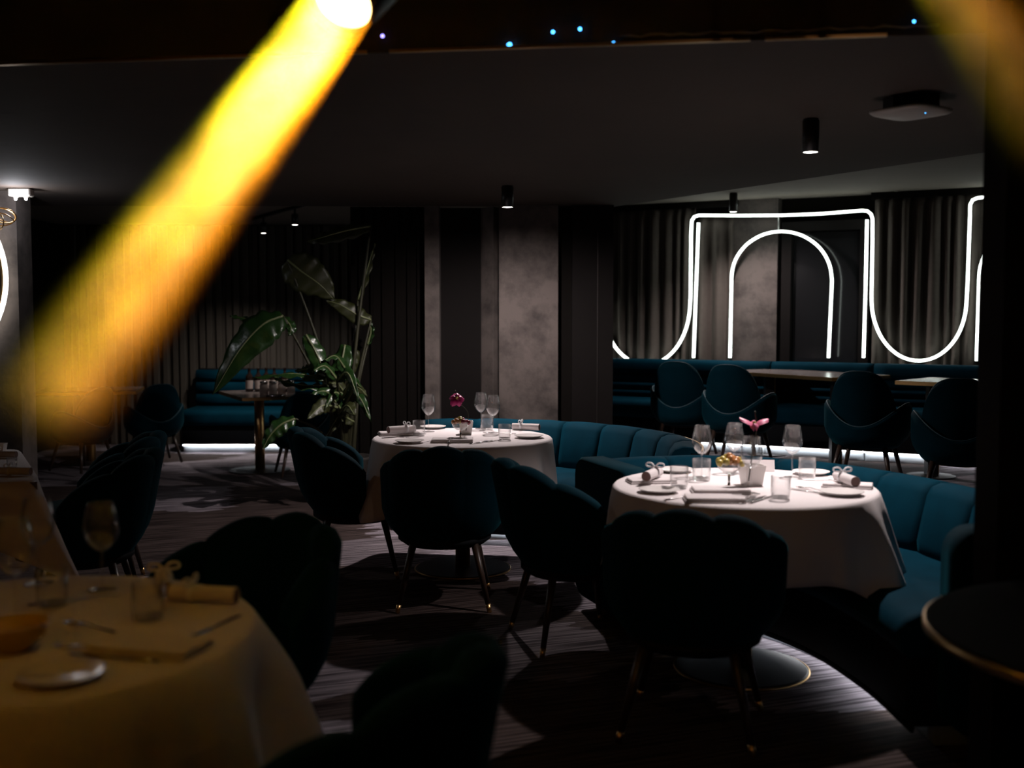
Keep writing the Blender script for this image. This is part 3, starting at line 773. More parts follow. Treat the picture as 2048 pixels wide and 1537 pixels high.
def mk_knife():
    t = thing('table_knife', 'x', 'knife')
    m = MB(); rows = []
    for (y, w, z) in ((-0.105, 0.009, 0.003), (-0.06, 0.0075, 0.0035), (-0.012, 0.006, 0.0035)):
        rows.append([(-w, y, z), (0, y, z + 0.0025), (w, y, z), (0, y, z - 0.0025)])
    m.grid(rows, closed_v=True, cap=True).build('handle', 'steel', t)
    rows = []
    for (y, w0, w1) in ((-0.0119, -0.005, 0.005), (0.03, -0.009, 0.006), (0.075, -0.010, 0.006), (0.098, -0.006, 0.006), (0.106, 0.002, 0.006)):
        rows.append([(w0, y, 0.003), ((w0 + w1) / 2, y, 0.004), (w1, y, 0.003), ((w0 + w1) / 2, y, 0.002)])
    MB().grid(rows, closed_v=True, cap=True).build('blade', 'steel', t)
    return t
def mk_roll():
    t = thing('rolled_napkin', 'x', 'napkin')
    L = 0.17; rows = []
    for y in (-L/2, -L/2 + 0.004, -0.03, 0.03, L/2 - 0.004, L/2):
        row = []
        for k in range(40):
            a = 2 * pi * k / 40; r = 0.019 + 0.002 * (k / 40)
            row.append((r * cos(a), y, 0.021 + r * sin(a)))
        rows.append(row)
    MB().grid(rows, closed_v=True).build('linen', 'napkin', t)
    sp = []
    for y in (-L/2 + 0.002, L/2 - 0.002):
        row = [[(0.0, y, 0.021)] * 24, [(0.0192 * cos(2*pi*k/24), y, 0.021 + 0.0192 * sin(2*pi*k/24)) for k in range(24)]]
        MB().grid(row, closed_v=True).build('rolled_end', 'cork', t)
    r = MB().lathe([(0.0215, -0.008), (0.023, -0.006), (0.023, 0.006), (0.0215, 0.008)], 24, capb=False, capt=False)
    r.xf(Matrix.Translation((0, 0.03, 0.021)) @ Matrix.Rotation(pi / 2, 4, 'X')).build('ribbon_band', 'ribbon', t)
    for s in (-1, 1):
        lp = [(0, 0.03, 0.044), (s * 0.016, 0.032, 0.060), (s * 0.036, 0.034, 0.058), (s * 0.034, 0.034, 0.046), (0, 0.03, 0.044)]
        MB().tube(spline(lp, 5), 0.0035, 6).build('bow_loop', 'ribbon', t)
    return t
def mk_folded():
    t = thing('folded_napkin', 'x', 'napkin')
    for i, (w, d, z0, z1, dx) in enumerate(((0.115, 0.062, 0.0, 0.009, 0.0), (0.112, 0.058, 0.0095, 0.018, 0.003))):
        MB().box((-w + dx, -d, z0), (w + dx, d, z1), 0.003).build('fold', 'napkin', t)
    return t
def mk_coupe():
    t = thing('coupe_glass', 'x', 'coupe')
    MB().lathe([(0.004, 0.050), (0.024, 0.056), (0.044, 0.075), (0.052, 0.10), (0.0508, 0.10), (0.0425, 0.076), (0.022, 0.059)], 28, capb=False, capt=True).build('bowl', 'glass', t)
    MB().lathe([(0.028, 0.0), (0.027, 0.002), (0.006, 0.005), (0.0045, 0.02), (0.005, 0.051)], 20).build('stem', 'steel', t)
    return t
def mk_cube():
    t = thing('cube_planter', 'x', 'planter')
    rows = []
    for (h, z) in ((0.030, 0.0), (0.040, 0.075), (0.036, 0.075), (0.028, 0.02)):
        rows.append([(-h, -h, z), (h, -h, z), (h, h, z), (-h, h, z)])
    MB().grid(rows, closed_v=True, cap=True, smooth=False).build('pot', 'porcelain', t)
    return t
protos = {'wine': mk_wine, 'tumbler': mk_tumbler, 'plate': mk_plate, 'fork': mk_fork, 'knife': mk_knife, 'roll': mk_roll, 'folded': mk_folded, 'coupe': mk_coupe, 'cube': mk_cube}
made = {}
GRP = {'wine': 'wine glasses', 'tumbler': 'water tumblers', 'plate': 'side plates', 'fork': 'forks', 'knife': 'table knives', 'roll': 'rolled napkins with bows', 'folded': 'folded napkins', 'coupe': 'fruit coupes', 'cube': 'white cube planters'}
def item(kind, label, px, py, rz=0.0, z=ZT + 0.003, sc=1.0):
    if kind in made: o = copy_tree(made[kind])
    else: o = made[kind] = protos[kind]()
    p = W(px, py, z)
    place(o, label, (p.x, p.y, z), rz, GRP[kind]); o.scale = (sc, sc, sc)
    return o
def grapes(label, px, py, z, cols, seed, sc=1.0):
    p = W(px, py, ZT + 0.003); t = thing('grape_bunch', label, 'grapes', (p.x, p.y, z), 0, 'grapes in the coupes')
    rnd = random.Random(seed)
    gm = {c: MB().sphere((0, 0, 0), 0.0135 * sc, 12, 8).mesh('grape', c) for c in set(cols)}
    for k in range(15):
        a = 2.4 * k; r = 0.010 * sqrt(k) * 1.25
        o = bpy.data.objects.new('grape', gm[cols[min(len(cols) - 1, int((cos(a) * r / 0.048 + 1) / 2 * len(cols)))]]); COL.objects.link(o); o.parent = t
        o.location = (cos(a) * r * sc, sin(a) * r * 0.8 * sc, (0.034 - 0.5 * r + rnd.uniform(-0.004, 0.004)) * sc)
    return t
def orchid(label, px, py, fpx, fpy, mat, tilt, droop, pet):
    b = W(px, py, ZT + 0.003); y = b.y; t = thing('orchid', label, 'orchid', (b.x, b.y, ZT + 0.05), 0, 'orchids on the tables')
    f = WD(fpx, fpy, y) - Vector((b.x, b.y, ZT + 0.05))
    top = f + Vector((-0.01 * droop, 0, 0.05))
    MB().tube(spline([Vector((0, 0, -0.02)), Vector((0.012, 0, 0.08)), f + Vector((0.012, 0.005, -0.02)), top], 6), 0.0028, 6).build('stem', 'stem', t)
    for k, (deg, L, wv, up) in enumerate(pet):
        a = radians(deg)
        m = MB(); rows = []
        for i in range(6):
            s = i / 5; w = wv * sin(pi * (0.12 + 0.80 * s)); x = L * s
            rows.append([(x, w * q, 0.010 * sin(pi * s) - 0.006 * abs(q) * 2 + up * s * s) for q in (-1, -0.5, 0, 0.5, 1)])
        m.grid(rows).xf(Matrix.Translation(f) @ Matrix.Rotation(radians(tilt), 4, 'X') @ Matrix.Rotation(radians(droop * 14), 4, 'Y') @ Matrix.Rotation(a, 4, 'Z'))
        m.build('petal', mat, t)
    MB().sphere(tuple(f + Vector((0, -0.006, 0.004))), 0.008, 8, 6).build('lip', 'grape_y', t)
    return t
m1, m2 = 'magenta orchid table', 'pink orchid table'
# middle table
item('wine', 'wine glass standing alone at the plant side of the ' + m1, 857, 864)
item('wine', 'taller-looking rear wine glass of the pair on the ' + m1, 962, 858)
item('wine', 'front wine glass of the pair on the ' + m1, 986, 866)
item('tumbler', 'tumbler beside the rolled napkin at the plant side of the ' + m1, 838, 872)
item('tumbler', 'tumbler behind the paired wine glasses on the ' + m1, 974, 860, sc=1.05)
item('tumbler', 'tumbler at the booth side of the ' + m1 + ', before the plate', 1009, 879, sc=0.95)
item('coupe', 'stemmed coupe holding red and amber grapes', 921, 880)
grapes('bunch of red and amber grapes in the coupe', 921, 880, ZT + 0.088, ['grape_o', 'grape_o', 'grape_y', 'grape_r', 'grape_r'], 3)
item('cube', 'white cube planter with the magenta orchid', 932, 868, 0.1)
orchid('magenta orchid bending over the middle table', 932, 871, 914, 798, 'orchid', 55, 1.0, [(90 + 72 * k, (0.048, 0.042)[k % 2], 0.024, -0.012) for k in range(5)])
item('folded', 'folded napkin with a fork across it on the ' + m1, 904, 884, 0.02)
item('fork', 'fork lying across the folded napkin on the ' + m1, 899, 882, 0.0, z=ZT + 0.022)
item('plate', 'side plate near the front edge at the plant side of the ' + m1, 819, 886)
item('plate', 'side plate at the back of the ' + m1 + ', behind the lone wine glass', 866, 857)
item('plate', 'side plate at the booth edge of the ' + m1, 1058, 876, sc=1.05)
item('roll', 'rolled napkin with bow at the plant side of the ' + m1, 803, 866, radians(-55), z=ZT + 0.0225)
item('folded', 'folded napkin under the rolled one at the plant side of the ' + m1, 797, 870, radians(15))
item('roll', 'rolled napkin with bow beside the booth-edge plate on the ' + m1, 1052, 861, radians(70))
item('fork', 'fork beside the front plate on the ' + m1, 852, 886, radians(-50))
item('fork', 'fork right of the folded napkin on the ' + m1, 962, 886, radians(-40))
item('knife', 'knife right of the folded napkin on the ' + m1, 978, 884, radians(-40))
item('fork', 'fork at the rear booth side of the ' + m1, 1000, 868, radians(80))
# right table
item('wine', 'leftmost wine glass on the ' + m2 + ', in front of a tumbler', 1403, 955)
item('wine', 'second wine glass from the left on the ' + m2, 1468, 948)
item('wine', 'wine glass nearest the orchid on the ' + m2, 1502, 988)
item('wine', 'lone wine glass at the booth side of the ' + m2, 1584, 955)
item('tumbler', 'tumbler over the left rear plate on the ' + m2, 1358, 977)
item('tumbler', 'tumbler behind the leftmost wine glass on the ' + m2, 1403, 962, sc=1.05)
item('tumbler', 'tumbler at the front middle of the ' + m2, 1561, 998)
item('tumbler', 'tumbler before the right rear plate on the ' + m2, 1614, 957)
item('plate', 'left rear side plate on the ' + m2, 1350, 944)
item('plate', 'left front side plate on the ' + m2, 1318, 985)
item('plate', 'right rear side plate on the ' + m2, 1622, 949)
item('plate', 'right front side plate on the ' + m2, 1683, 990, sc=1.05)
item('folded', 'folded napkin under the left rolled napkin on the ' + m2, 1302, 965, radians(8), sc=0.85)
item('roll', 'rolled napkin with bow at the left of the ' + m2, 1305, 958, radians(-25), z=ZT + 0.0205)
item('folded', 'folded napkin under the right rolled napkin on the ' + m2, 1694, 974, radians(-20), sc=0.85)
item('roll', 'rolled napkin with bow at the right of the ' + m2, 1692, 968, radians(8), z=ZT + 0.0205)
item('folded', 'nearer folded napkin at the front of the ' + m2, 1428, 1002, radians(-3), sc=0.97)
item('folded', 'farther folded napkin before the coupe on the ' + m2, 1440, 985, radians(-2), sc=0.97)
item('fork', 'fork right of the nearer folded napkin on the ' + m2, 1487, 1001, radians(-38))
item('knife', 'knife right of the nearer folded napkin on the ' + m2, 1506, 1001, radians(-38))
item('knife', 'knife nearest the front tumbler on the ' + m2, 1524, 1000, radians(-38))
item('fork', 'fork left of the nearer folded napkin on the ' + m2, 1367, 996, radians(-55))
item('fork', 'fork beside the right front plate on the ' + m2, 1634, 982, radians(35))
item('knife', 'knife beside the right front plate on the ' + m2, 1622, 985, radians(35))
item('knife', 'knife behind the right tumbler on the ' + m2, 1650, 962, radians(75))
item('coupe', 'stemmed coupe holding yellow grapes', 1458, 974)
grapes('bunch of yellow grapes spilling over the coupe', 1458, 974, ZT + 0.088, ['grape_y', 'grape_y', 'grape_o', 'grape_y'], 5, 1.1)
item('cube', 'white cube planter with the pink orchid', 1503, 970, 0.2, sc=1.1)
orchid('pink orchid hovering above the right table', 1497, 976, 1508, 848, 'orchid_pink', 10, -0.3, [(4, 0.058, 0.024, 0.016), (176, 0.056, 0.022, 0.030), (80, 0.035, 0.02, 0.0), (265, 0.03, 0.018, -0.012)])
cd = thing('menu_card', 'white folded card standing behind the coupe on the ' + m2, 'card', W(1515, 944, ZT + 0.003), radians(-4))
MB().box((-0.075, 0, 0), (0.075, 0.002, 0.052)).xf(Matrix.Rotation(radians(-14), 4, 'X')).build('front_leaf', 'napkin', cd)
MB().box((-0.075, 0.0265, 0), (0.075, 0.0285, 0.052)).xf(Matrix.Translation((0, 0.028, 0)) @ Matrix.Rotation(radians(14), 4, 'X') @ Matrix.Translation((0, -0.028, 0))).build('rear_leaf', 'napkin', cd)
# foreground table
fg = 'blurred amber foreground table'
item('wine', 'large blurred wine glass standing clear of the others on the ' + fg, 205, 1180, sc=1.0)
item('wine', 'blurred wine glass nearest the picture edge on the ' + fg, 32, 1242, sc=1.05)
item('wine', 'blurred wine glass at the back of the ' + fg, 78, 1168)
item('tumbler', 'blurred tumbler near the middle of the ' + fg, 297, 1240)
item('tumbler', 'blurred tumbler among the glasses on the ' + fg, 104, 1212)
item('plate', 'blurred side plate at the front of the ' + fg, 125, 1358)
item('roll', 'blurred rolled napkin at the far edge of the ' + fg, 408, 1205, radians(80))
item('roll', 'blurred rolled napkin with bow behind the tumbler on the ' + fg, 330, 1180, radians(20))
item('folded', 'blurred folded napkin at the near edge of the ' + fg, 300, 1300, radians(-15))
item('knife', 'blurred knife beside the folded napkin on the ' + fg, 425, 1258, radians(-20))
item('knife', 'blurred knife under the large wine glass on the ' + fg, 150, 1202, radians(-60))
item('fork', 'blurred fork behind the front plate on the ' + fg, 195, 1300, radians(80))
item('fork', 'blurred fork in the middle of the ' + fg, 190, 1258, radians(60))
item('knife', 'blurred knife between plate and folded napkin on the ' + fg, 225, 1318, radians(75))
p = W(28, 1300, ZT + 0.003)
tag(MB().lathe([(0.03, 0.0), (0.034, 0.004), (0.06, 0.03), (0.072, 0.058), (0.069, 0.058), (0.056, 0.031), (0.03, 0.009)], 32).build('small_bowl', 'amber_bowl', None, p), 'blurred yellow bowl at the picture edge on the ' + fg, 'bowl')
# table at the left edge
lf = 'orange-lit table at the picture edge'
item('roll', 'rolled napkin at the far end of the ' + lf, 6, 916, radians(85), sc=0.8)
item('roll', 'rolled napkin at the near end of the ' + lf, 30, 951, radians(85), sc=0.85)
item('tumbler', 'small tumbler between the rolled napkins on the ' + lf, 24, 938, sc=0.6)
item('cube', 'small planter with dried flowers on the ' + lf, 2, 905, 0, sc=0.6)

# bottles and jars on the bottle table
def bottle(kind):
    if kind == 0:
        t = thing('bottle', 'x', 'bottle')
        MB().lathe([(0.034, 0), (0.036, 0.004), (0.036, 0.135), (0.030, 0.155), (0.013, 0.175), (0.012, 0.215), (0.0135, 0.217), (0.0135, 0.226)], 20).build('body', 'bottle', t)
        MB().lathe([(0.0364, 0.03), (0.0364, 0.11)], 20, capb=False, capt=False).build('paper_label', 'label_paper', t)
    else:
        t = thing('jar', 'x', 'jar')
        MB().lathe([(0.036, 0), (0.038, 0.004), (0.038, 0.085), (0.033, 0.095), (0.033, 0.10)], 20).build('body', 'label_paper', t)
        MB().lathe([(0.035, 0.1005), (0.036, 0.102), (0.036, 0.118), (0.033, 0.121)], 20).build('lid', 'steel', t)
    return t
b0, b1 = bottle(0), bottle(1)
bl = [(0, 499, 784, 'dark bottle with pale label nearest the bench end of the bottle table'), (0, 517, 784, 'dark bottle second from the bench end of the bottle table'), (0, 533, 783, 'dark bottle in the middle of the bottle table'),
      (0, 549, 783, 'dark bottle just behind the drooping leaf on the bottle table'), (0, 570, 783, 'dark bottle at the plant side of the bottle table')]
jl = [(1, 528, 789, 'jar with steel lid at the front of the bottle table'), (1, 546, 789, 'jar with steel lid in front of the middle bottle'), (1, 564, 788, 'jar with steel lid at the plant side of the bottle table'), (1, 582, 788, 'jar with steel lid farthest into the plant leaves')]
first = [True, True]
for k, px, py, lab in bl + jl:
    src = (b0, b1)[k]; o = src if first[k] else copy_tree(src); first[k] = False
    q = W(px, py, 0.7225); place(o, lab, (q.x, q.y, 0.7225), 0, ('bottles', 'jars')[k] + ' on the back left table')
q = W(552, 793, 0.7225)
for i, (dx, dz) in enumerate(((0.0, 0.0),)):
    t = thing('steel_tray', 'shining steel tray lying among the jars on the bottle table', 'tray', (q.x, q.y, 0.7225))
    MB().lathe([(0.07, 0), (0.085, 0.002), (0.095, 0.012), (0.092, 0.012), (0.083, 0.004), (0.0, 0.003)], 28, capt=False).build('dish', 'steel', t)

# ------------------------------------------------------------------ big plant
YP = 8.45
DP = -0.80
pl = thing('strelitzia_plant', 'tall leafy plant with huge drooping banana-like leaves before the slatted wall', 'plant', (pxw(690, YP), YP, 0))
PO = Vector((pxw(690, YP), YP, 0))
MB().lathe([(0.15, 0), (0.16, 0.01), (0.20, 0.34), (0.205, 0.36), (0.185, 0.36), (0.18, 0.32)], 28).build('pot', 'pot', pl)
def leaf(pts, width, mat='leaf', face_v=(0.2, -1, 0.3), fold=0.25, ragged=0.0, root=None, seed=0):
    """pts: (px, py, depth) along the midrib from base to tip"""
    rnd = random.Random(seed)
    C = spline([WD(px, py, d + DP) - PO for px, py, d in pts], 8); n = len(C); rows = []
    fv = Vector(face_v).normalized()
    for i, p in enumerate(C):
        t = i / (n - 1); tan = (C[min(n-1, i+1)] - C[max(0, i-1)]).normalized()
        side = tan.cross(fv); side.normalize(); nm = side.cross(tan).normalized()
        w = 0.93 * width * (sin(pi * min(1, 0.06 + t * 0.94) ** 0.75) ** 0.8) if t < 1 else 0.002
        row = []
        for q in (-1, -0.75, -0.45, -0.2, 0, 0.2, 0.45, 0.75, 1):
            ww = w * (1 + ragged * (rnd.random() - 0.5) * (abs(q) > 0.9))
            row.append(tuple(p + side * (q * ww) - nm * (fold * abs(q) ** 1.3 * w) + nm * (0.012 * sin(9 * t * pi + q * 2) * abs(q))))
        rows.append(row)
    o = MB().grid(rows).build('leaf', mat, pl)
    md = o.modifiers.new('thick', 'SOLIDIFY'); md.thickness = 0.003
    MB().tube([c + fv * (-0.0) for c in C], [0.010 * (1 - 0.8 * i / (n - 1)) for i in range(n)], 6).build('midrib', 'midrib', o)
    if root is not None:
        r = WD(*root) - PO; r.z = max(r.z, 0.30); r.x *= 0.5; r.y = 0.0
        mid = (r + C[0]) / 2 + Vector((0.0, 0, 0.06))
        MB().tube(spline([r, mid, C[0]], 8), [0.017 - 0.009 * k / 16 for k in range(17)], 7).build('stalk', 'stem', pl)
leaf([(566, 632, 9.0), (525, 650, 8.92), (478, 702, 8.86), (425, 790, 8.84)], 0.155, 'leaf', (0.25, -0.75, 0.65), 0.35, 0.1, (690, 900, YP), 1)
leaf([(545, 645, 9.15), (505, 640, 9.1), (460, 632, 9.05)], 0.05, 'leaf', (0, -0.5, 0.8), 0.3, 0, None, 2)
leaf([(566, 634, 9.05), (582, 655, 9.0), (578, 672, 8.98)], 0.045, 'leaf', (0.3, -0.8, 0.4), 0.2, 0.3, None, 21)
leaf([(575, 520, 9.2), (605, 545, 9.2), (640, 570, 9.22), (668, 600, 9.26)], 0.16, 'leaf_pale', (0.0, -1, 0.1), 0.1, 0.15, (688, 860, YP), 3)
leaf([(742, 452, 9.3), (690, 462, 9.25), (645, 475, 9.2), (612, 484, 9.2)], 0.075, 'leaf_pale', (0, -0.8, 0.5), 0.3, 0.1, (695, 860, YP), 4)
leaf([(612, 670, 8.95), (632, 705, 8.93), (648, 745, 8.93), (656, 775, 8.95)], 0.075, 'leaf', (0.35, -0.9, 0.2), 0.3, 0, (680, 900, YP), 5)
leaf([(662, 748, 9.0), (625, 752, 8.92), (580, 748, 8.86), (505, 757, 8.8)], 0.075, 'leaf', (0, -0.25, 1.0), 0.25, 0, (682, 890, YP), 6)
leaf([(660, 770, 9.0), (620, 772, 8.95), (575, 765, 8.9), (545, 752, 8.9)], 0.06, 'leaf', (0, -0.35, 0.9), 0.2, 0, (684, 900, YP), 7)
leaf([(640, 728, 9.05), (615, 738, 9.0), (590, 742, 8.98)], 0.06, 'leaf', (0.1, -0.6, 0.8), 0.2, 0.2, None, 22)
leaf([(590, 838, 8.9), (562, 850, 8.85), (540, 872, 8.82), (525, 900, 8.8)], 0.075, 'leaf', (0.3, -0.7, 0.6), 0.3, 0, (676, 915, YP), 8)
leaf([(690, 690, 9.2), (682, 730, 9.15), (668, 770, 9.12), (650, 800, 9.1)], 0.085, 'leaf', (-0.2, -1, 0.1), 0.25, 0, (696, 900, YP), 9)
leaf([(712, 700, 9.3), (700, 735, 9.28), (698, 770, 9.26)], 0.06, 'leaf_pale', (0.2, -1, 0.1), 0.3, 0, None, 10)
leaf([(716, 600, 9.35), (728, 560, 9.33), (740, 520, 9.32), (750, 487, 9.32)], 0.035, 'leaf_pale', (-0.6, -0.8, 0), 0.4, 0, (700, 860, YP), 11)
leaf([(690, 790, 9.1), (668, 782, 9.05), (645, 788, 9.0), (625, 800, 8.98)], 0.06, 'leaf', (0, -0.5, 0.8), 0.2, 0, (690, 900, YP), 12)
leaf([(742, 640, 9.35), (715, 630, 9.3), (680, 610, 9.28), (650, 600, 9.28)], 0.075, 'leaf_pale', (0, -0.9, 0.3), 0.3, 0.1, (700, 880, YP), 13)
leaf([(735, 690, 9.4), (742, 660, 9.38), (735, 640, 9.36)], 0.03, 'leaf', (-0.5, -0.8, 0), 0.3, 0, (705, 880, YP), 14)
rl = random.Random(12)
for k in range(12):
    a_ = rl.uniform(-1.0, 1.0); bx_, by_ = 690 + 18 * a_, rl.uniform(740, 850)
    tx_, ty_ = bx_ + rl.choice((-1, -1, 1)) * rl.uniform(30, 75), by_ + rl.uniform(-60, 45)
    tx_ = min(tx_, 742)
    d_ = 9.05 + 0.12 * a_
    leaf([(bx_, by_, d_), ((bx_ + tx_) / 2, min(by_, ty_) - rl.uniform(2, 16), d_ - 0.1), (tx_, ty_, d_ - 0.2)], rl.uniform(0.035, 0.065), rl.choice(('leaf', 'leaf', 'leaf_pale')), (rl.uniform(-0.4, 0.4), -0.7, rl.uniform(0.1, 0.8)), 0.3, 0.1, (690 + 14 * a_, 900, YP), 40 + k)
for k, (px0, px1, py1) in enumerate(((672, 676, 770), (688, 694, 735), (700, 704, 760), (662, 668, 810), (710, 716, 790))):
    MB().tube(spline([Vector(((px0 - 690) * 0.002, 0.02 * (k - 2), 0.30)), WD((px0 + px1) / 2 - 2, (905 + py1) / 2, YP + 0.02) - PO, WD(px1, py1, YP + 0.04) - PO], 6), [0.022 - 0.0011 * i for i in range(13)], 8).build('trunk', 'stem', pl)

# ------------------------------------------------------------------ curtains
def curtain(label, px0, px1, z0, z1, off=-0.12, pitch=0.115, seed=0):
    rnd = random.Random(seed); s0, s1 = wall_s(px0, off), wall_s(px1, off); L = s1 - s0
    n = max(12, int(L / 0.012)); rows = []
    ph = [0.0]; 
    while ph[-1] < L + pitch: ph.append(ph[-1] + pitch * rnd.uniform(0.7, 1.35))
    amp = [rnd.uniform(0.05, 0.09) for _ in ph]; drift = [rnd.uniform(-0.03, 0.03) for _ in ph]
    def depth(s, t):
        for i in range(len(ph) - 1):
            a, b = ph[i] + drift[i] * t, ph[i+1] + drift[i+1] * t
            if a <= s < b: u = (s - a) / (b - a); return amp[i] * (0.5 - 0.5 * cos(2 * pi * u)) ** 0.7
        return 0.0
    zs = [z1, z1 - 0.04, z1 - 0.10, z1 - 0.3, z1 - 0.7, z1 - 1.1, z1 - 1.5, z0]
    org = on_wall((s0 + s1) / 2, 0, off)
    for i, zz in enumerate(zs):
        t = (z1 - zz) / (z1 - z0); k = 0.55 if i < 2 else 1.0
        rows.append([tuple(on_wall(s0 + L * j / n, zz - z0, off + depth(L * j / n, t) * k) - Vector((org.x, org.y, 0))) for j in range(n + 1)])
    o = MB().grid(rows).build('curtain', 'curtain', None, (org.x, org.y, z0))
    tag(o, label, 'curtain', 'pleated taupe curtains')
    md = o.modifiers.new('thick', 'SOLIDIFY'); md.thickness = 0.004
    return o
ZCU = 2.49
curtain('pleated taupe curtain behind the left neon curve', 1170, 1392, 0.22, ZCU, seed=1)
curtain('narrow pleated taupe curtain between neon leg and concrete wall', 1393, 1466, 0.22, ZCU - 0.10, seed=2)
curtain('pleated taupe curtain behind the right neon curve', 1745, 1962, 0.22, ZCU, seed=3)
curtain('dim pleated curtain beyond the right neon curve, mostly behind pillar', 1964, 2200, 0.22, ZCU, seed=4)
wall_slab('trim_6', 1150, 1470, ZCU, ZR, -0.05, 0.12, 'black_wall', 'dark curtain rail box')
wall_slab('trim_7', 1736, 2300, ZCU, ZR, -0.05, 0.12, 'black_wall', 'dark curtain rail box')

# ------------------------------------------------------------------ neon
NO = 0.02
def neon_path(pix, n=8, off=NO): return [wallpt(px, py, off) for px, py in pix]
def arcpx(cx, cy, rx, ry, a0, a1, n=12): return [(cx + rx * cos(radians(a0 + (a1 - a0) * k / n)), cy - ry * sin(radians(a0 + (a1 - a0) * k / n))) for k in range(n + 1)]
def neon(name, label, paths, rad=0.0145, mat='neon'):
    t = thing(name, label, 'neon light', paths[0][0]); o = Vector(paths[0][0])
    for P in paths:
        Q = resample([p - o for p in P], 0.045)
        tb = MB().tube(Q, rad, 6).build('tube', mat, t)
        B = [q - NRM * (rad + 0.012) for q in Q]
        MB().tube(B, 0.013, 6).build('housing', 'housing', tb)
    return t
left_u = arcpx(1292, 606, 88, 124, -178, -92, 14) + arcpx(1292, 606, 88, 124, -88, -6, 14) + [(1381, 590), (1382, 470)] + arcpx(1397, 445, 14, 14, 180, 90, 5) + [(1480, 431.5), (1560, 431), (1640, 428)] + arcpx(1729, 438, 16, 17, 95, 0, 5) + [(1745, 480), (1743, 590)] + arcpx(1836, 600, 93, 122, 182, 268, 14) + arcpx(1838, 600, 95, 122, 272, 356, 14) + [(1935, 570), (1940, 430)] + arcpx(1956, 412, 16, 16, 180, 95, 5) + [(1990, 393), (2060, 388)]
neon('neon_outline', 'long white neon line running over the curtains in two U curves', [neon_path(left_u)])
neon('neon_bar', 'straight white neon leg at the left of the neon arch', [neon_path([(1397, 446), (1392, 580), (1387, 716)])])
neon('neon_bar', 'straight white neon leg at the right of the neon arch', [neon_path([(1734, 440), (1731, 580), (1727, 716)])])
neon('neon_arch', 'white neon arch standing before the dark door', [neon_path([(1460, 716), (1463, 560)] + arcpx(1563, 556, 100, 93, 178, 2, 24) + [(1664, 560), (1657, 716)])])
neon('neon_arch', 'white neon arch cut off by the dark pillar', [neon_path([(1953, 722), (1958, 560)] + arcpx(2052, 556, 94, 96, 175, 90, 14))])
tag(MB().tube([wallpt(1557, 433, NO - 0.03), wallpt(1557, 460, NO - 0.03)], 0.006, 6).build('hanging_wire', 'housing'), 'short pale wire hanging from the neon line above the arch', 'wire')
# neon ring on the left panel
yc = 7.56; rc = WD(-181, 556, yc); R = 0.66
rg = thing('neon_ring', 'white neon ring on the concrete panel at the picture edge', 'neon light', rc)
MB().tube([(R * cos(2*pi*k/72), 0, R * sin(2*pi*k/72)) for k in range(72)], 0.017, 8, closed=True).build('tube', 'neon_ring', rg)
MB().tube([((R - 0.028) * cos(2*pi*k/72), 0.02, (R - 0.028) * sin(2*pi*k/72)) for k in range(72)], 0.014, 6, closed=True).build('brass_ring', 'brass', rg)
# gold wire knot above the ring
kc = WD(-6, 434, 7.3)
kn = thing('wire_knot', 'tangle of thin gold wire loops above the neon ring', 'ornament', kc)
for i, (r, ax, ay, dx, dz) in enumerate(((0.10, 0.3, 0.2, 0.02, 0.0), (0.085, -0.4, 0.6, 0.03, 0.01), (0.07, 0.9, -0.3, 0.045, -0.005), (0.09, 0.1, -0.7, 0.0, -0.03))):
    rot = Matrix.Rotation(ax, 3, 'X') @ Matrix.Rotation(ay, 3, 'Z')
    MB().tube([rot @ Vector((r * cos(2*pi*k/40), 0, 0.6 * r * sin(2*pi*k/40))) + Vector((dx, 0, dz)) for k in range(40)], 0.0042, 6, closed=True).build('wire_loop', 'brass', kn)
MB().tube([(0, 0, 0.05), (0, 0, ZC - kc.z)], 0.002, 5).build('suspension_wire', 'black', kn)

# ------------------------------------------------------------------ ceiling lamps
def cyl_lamp(label, px, ytop, ybot, zc, power, target, w=0.037, size=95, lamp=True, tilt=(0, 0), soft=0.03):
    p = W(px, ytop, zc); ln = CAMH + (WD(px, ybot, p.y).z - CAMH); h = zc - ln
    t = thing('cylinder_spotlight', label, 'ceiling light', (p.x, p.y, zc), 0, 'black cylinder ceiling lights')
    MB().lathe([(w * 0.9, -0.008), (w * 0.9, 0)], 20).build('mounting_plate', 'black', t)
    MB().lathe([(w - 0.005, -h + 0.004), (w - 0.003, -h), (w, -h), (w, -0.0085)], 24, capb=False).build('body', 'black', t)
    MB().lathe([(0.001, -h + 0.001), (w - 0.006, -h + 0.001)], 20, capb=False, capt=False).build('lamp_disc', 'lamp_on', t)
    if lamp: spot('spot_light', (p.x, p.y, ln - 0.004), target, power, size, 0.7, (1.0, 0.89, 0.87), soft)
    return p
cyl_lamp('black cylinder spotlight on the ceiling above the pink orchid table', 1622, 238, 305, ZC, P_TABLE2, (T2.x + 0.25, T2.y + 0.2, 0.0), 0.036, 104)
cyl_lamp('black cylinder spotlight on the ceiling in front of the concrete pillar', 1015, 372, 415, ZC, P_TABLE1, (-0.05, 7.72, 0.0), 0.040, 160)
cyl_lamp('small tilted black spotlight before the neon line, right of the curtain', 1467, 386, 424, ZR, 130, (2.3, 9.5, 0.0), 0.036, 155)
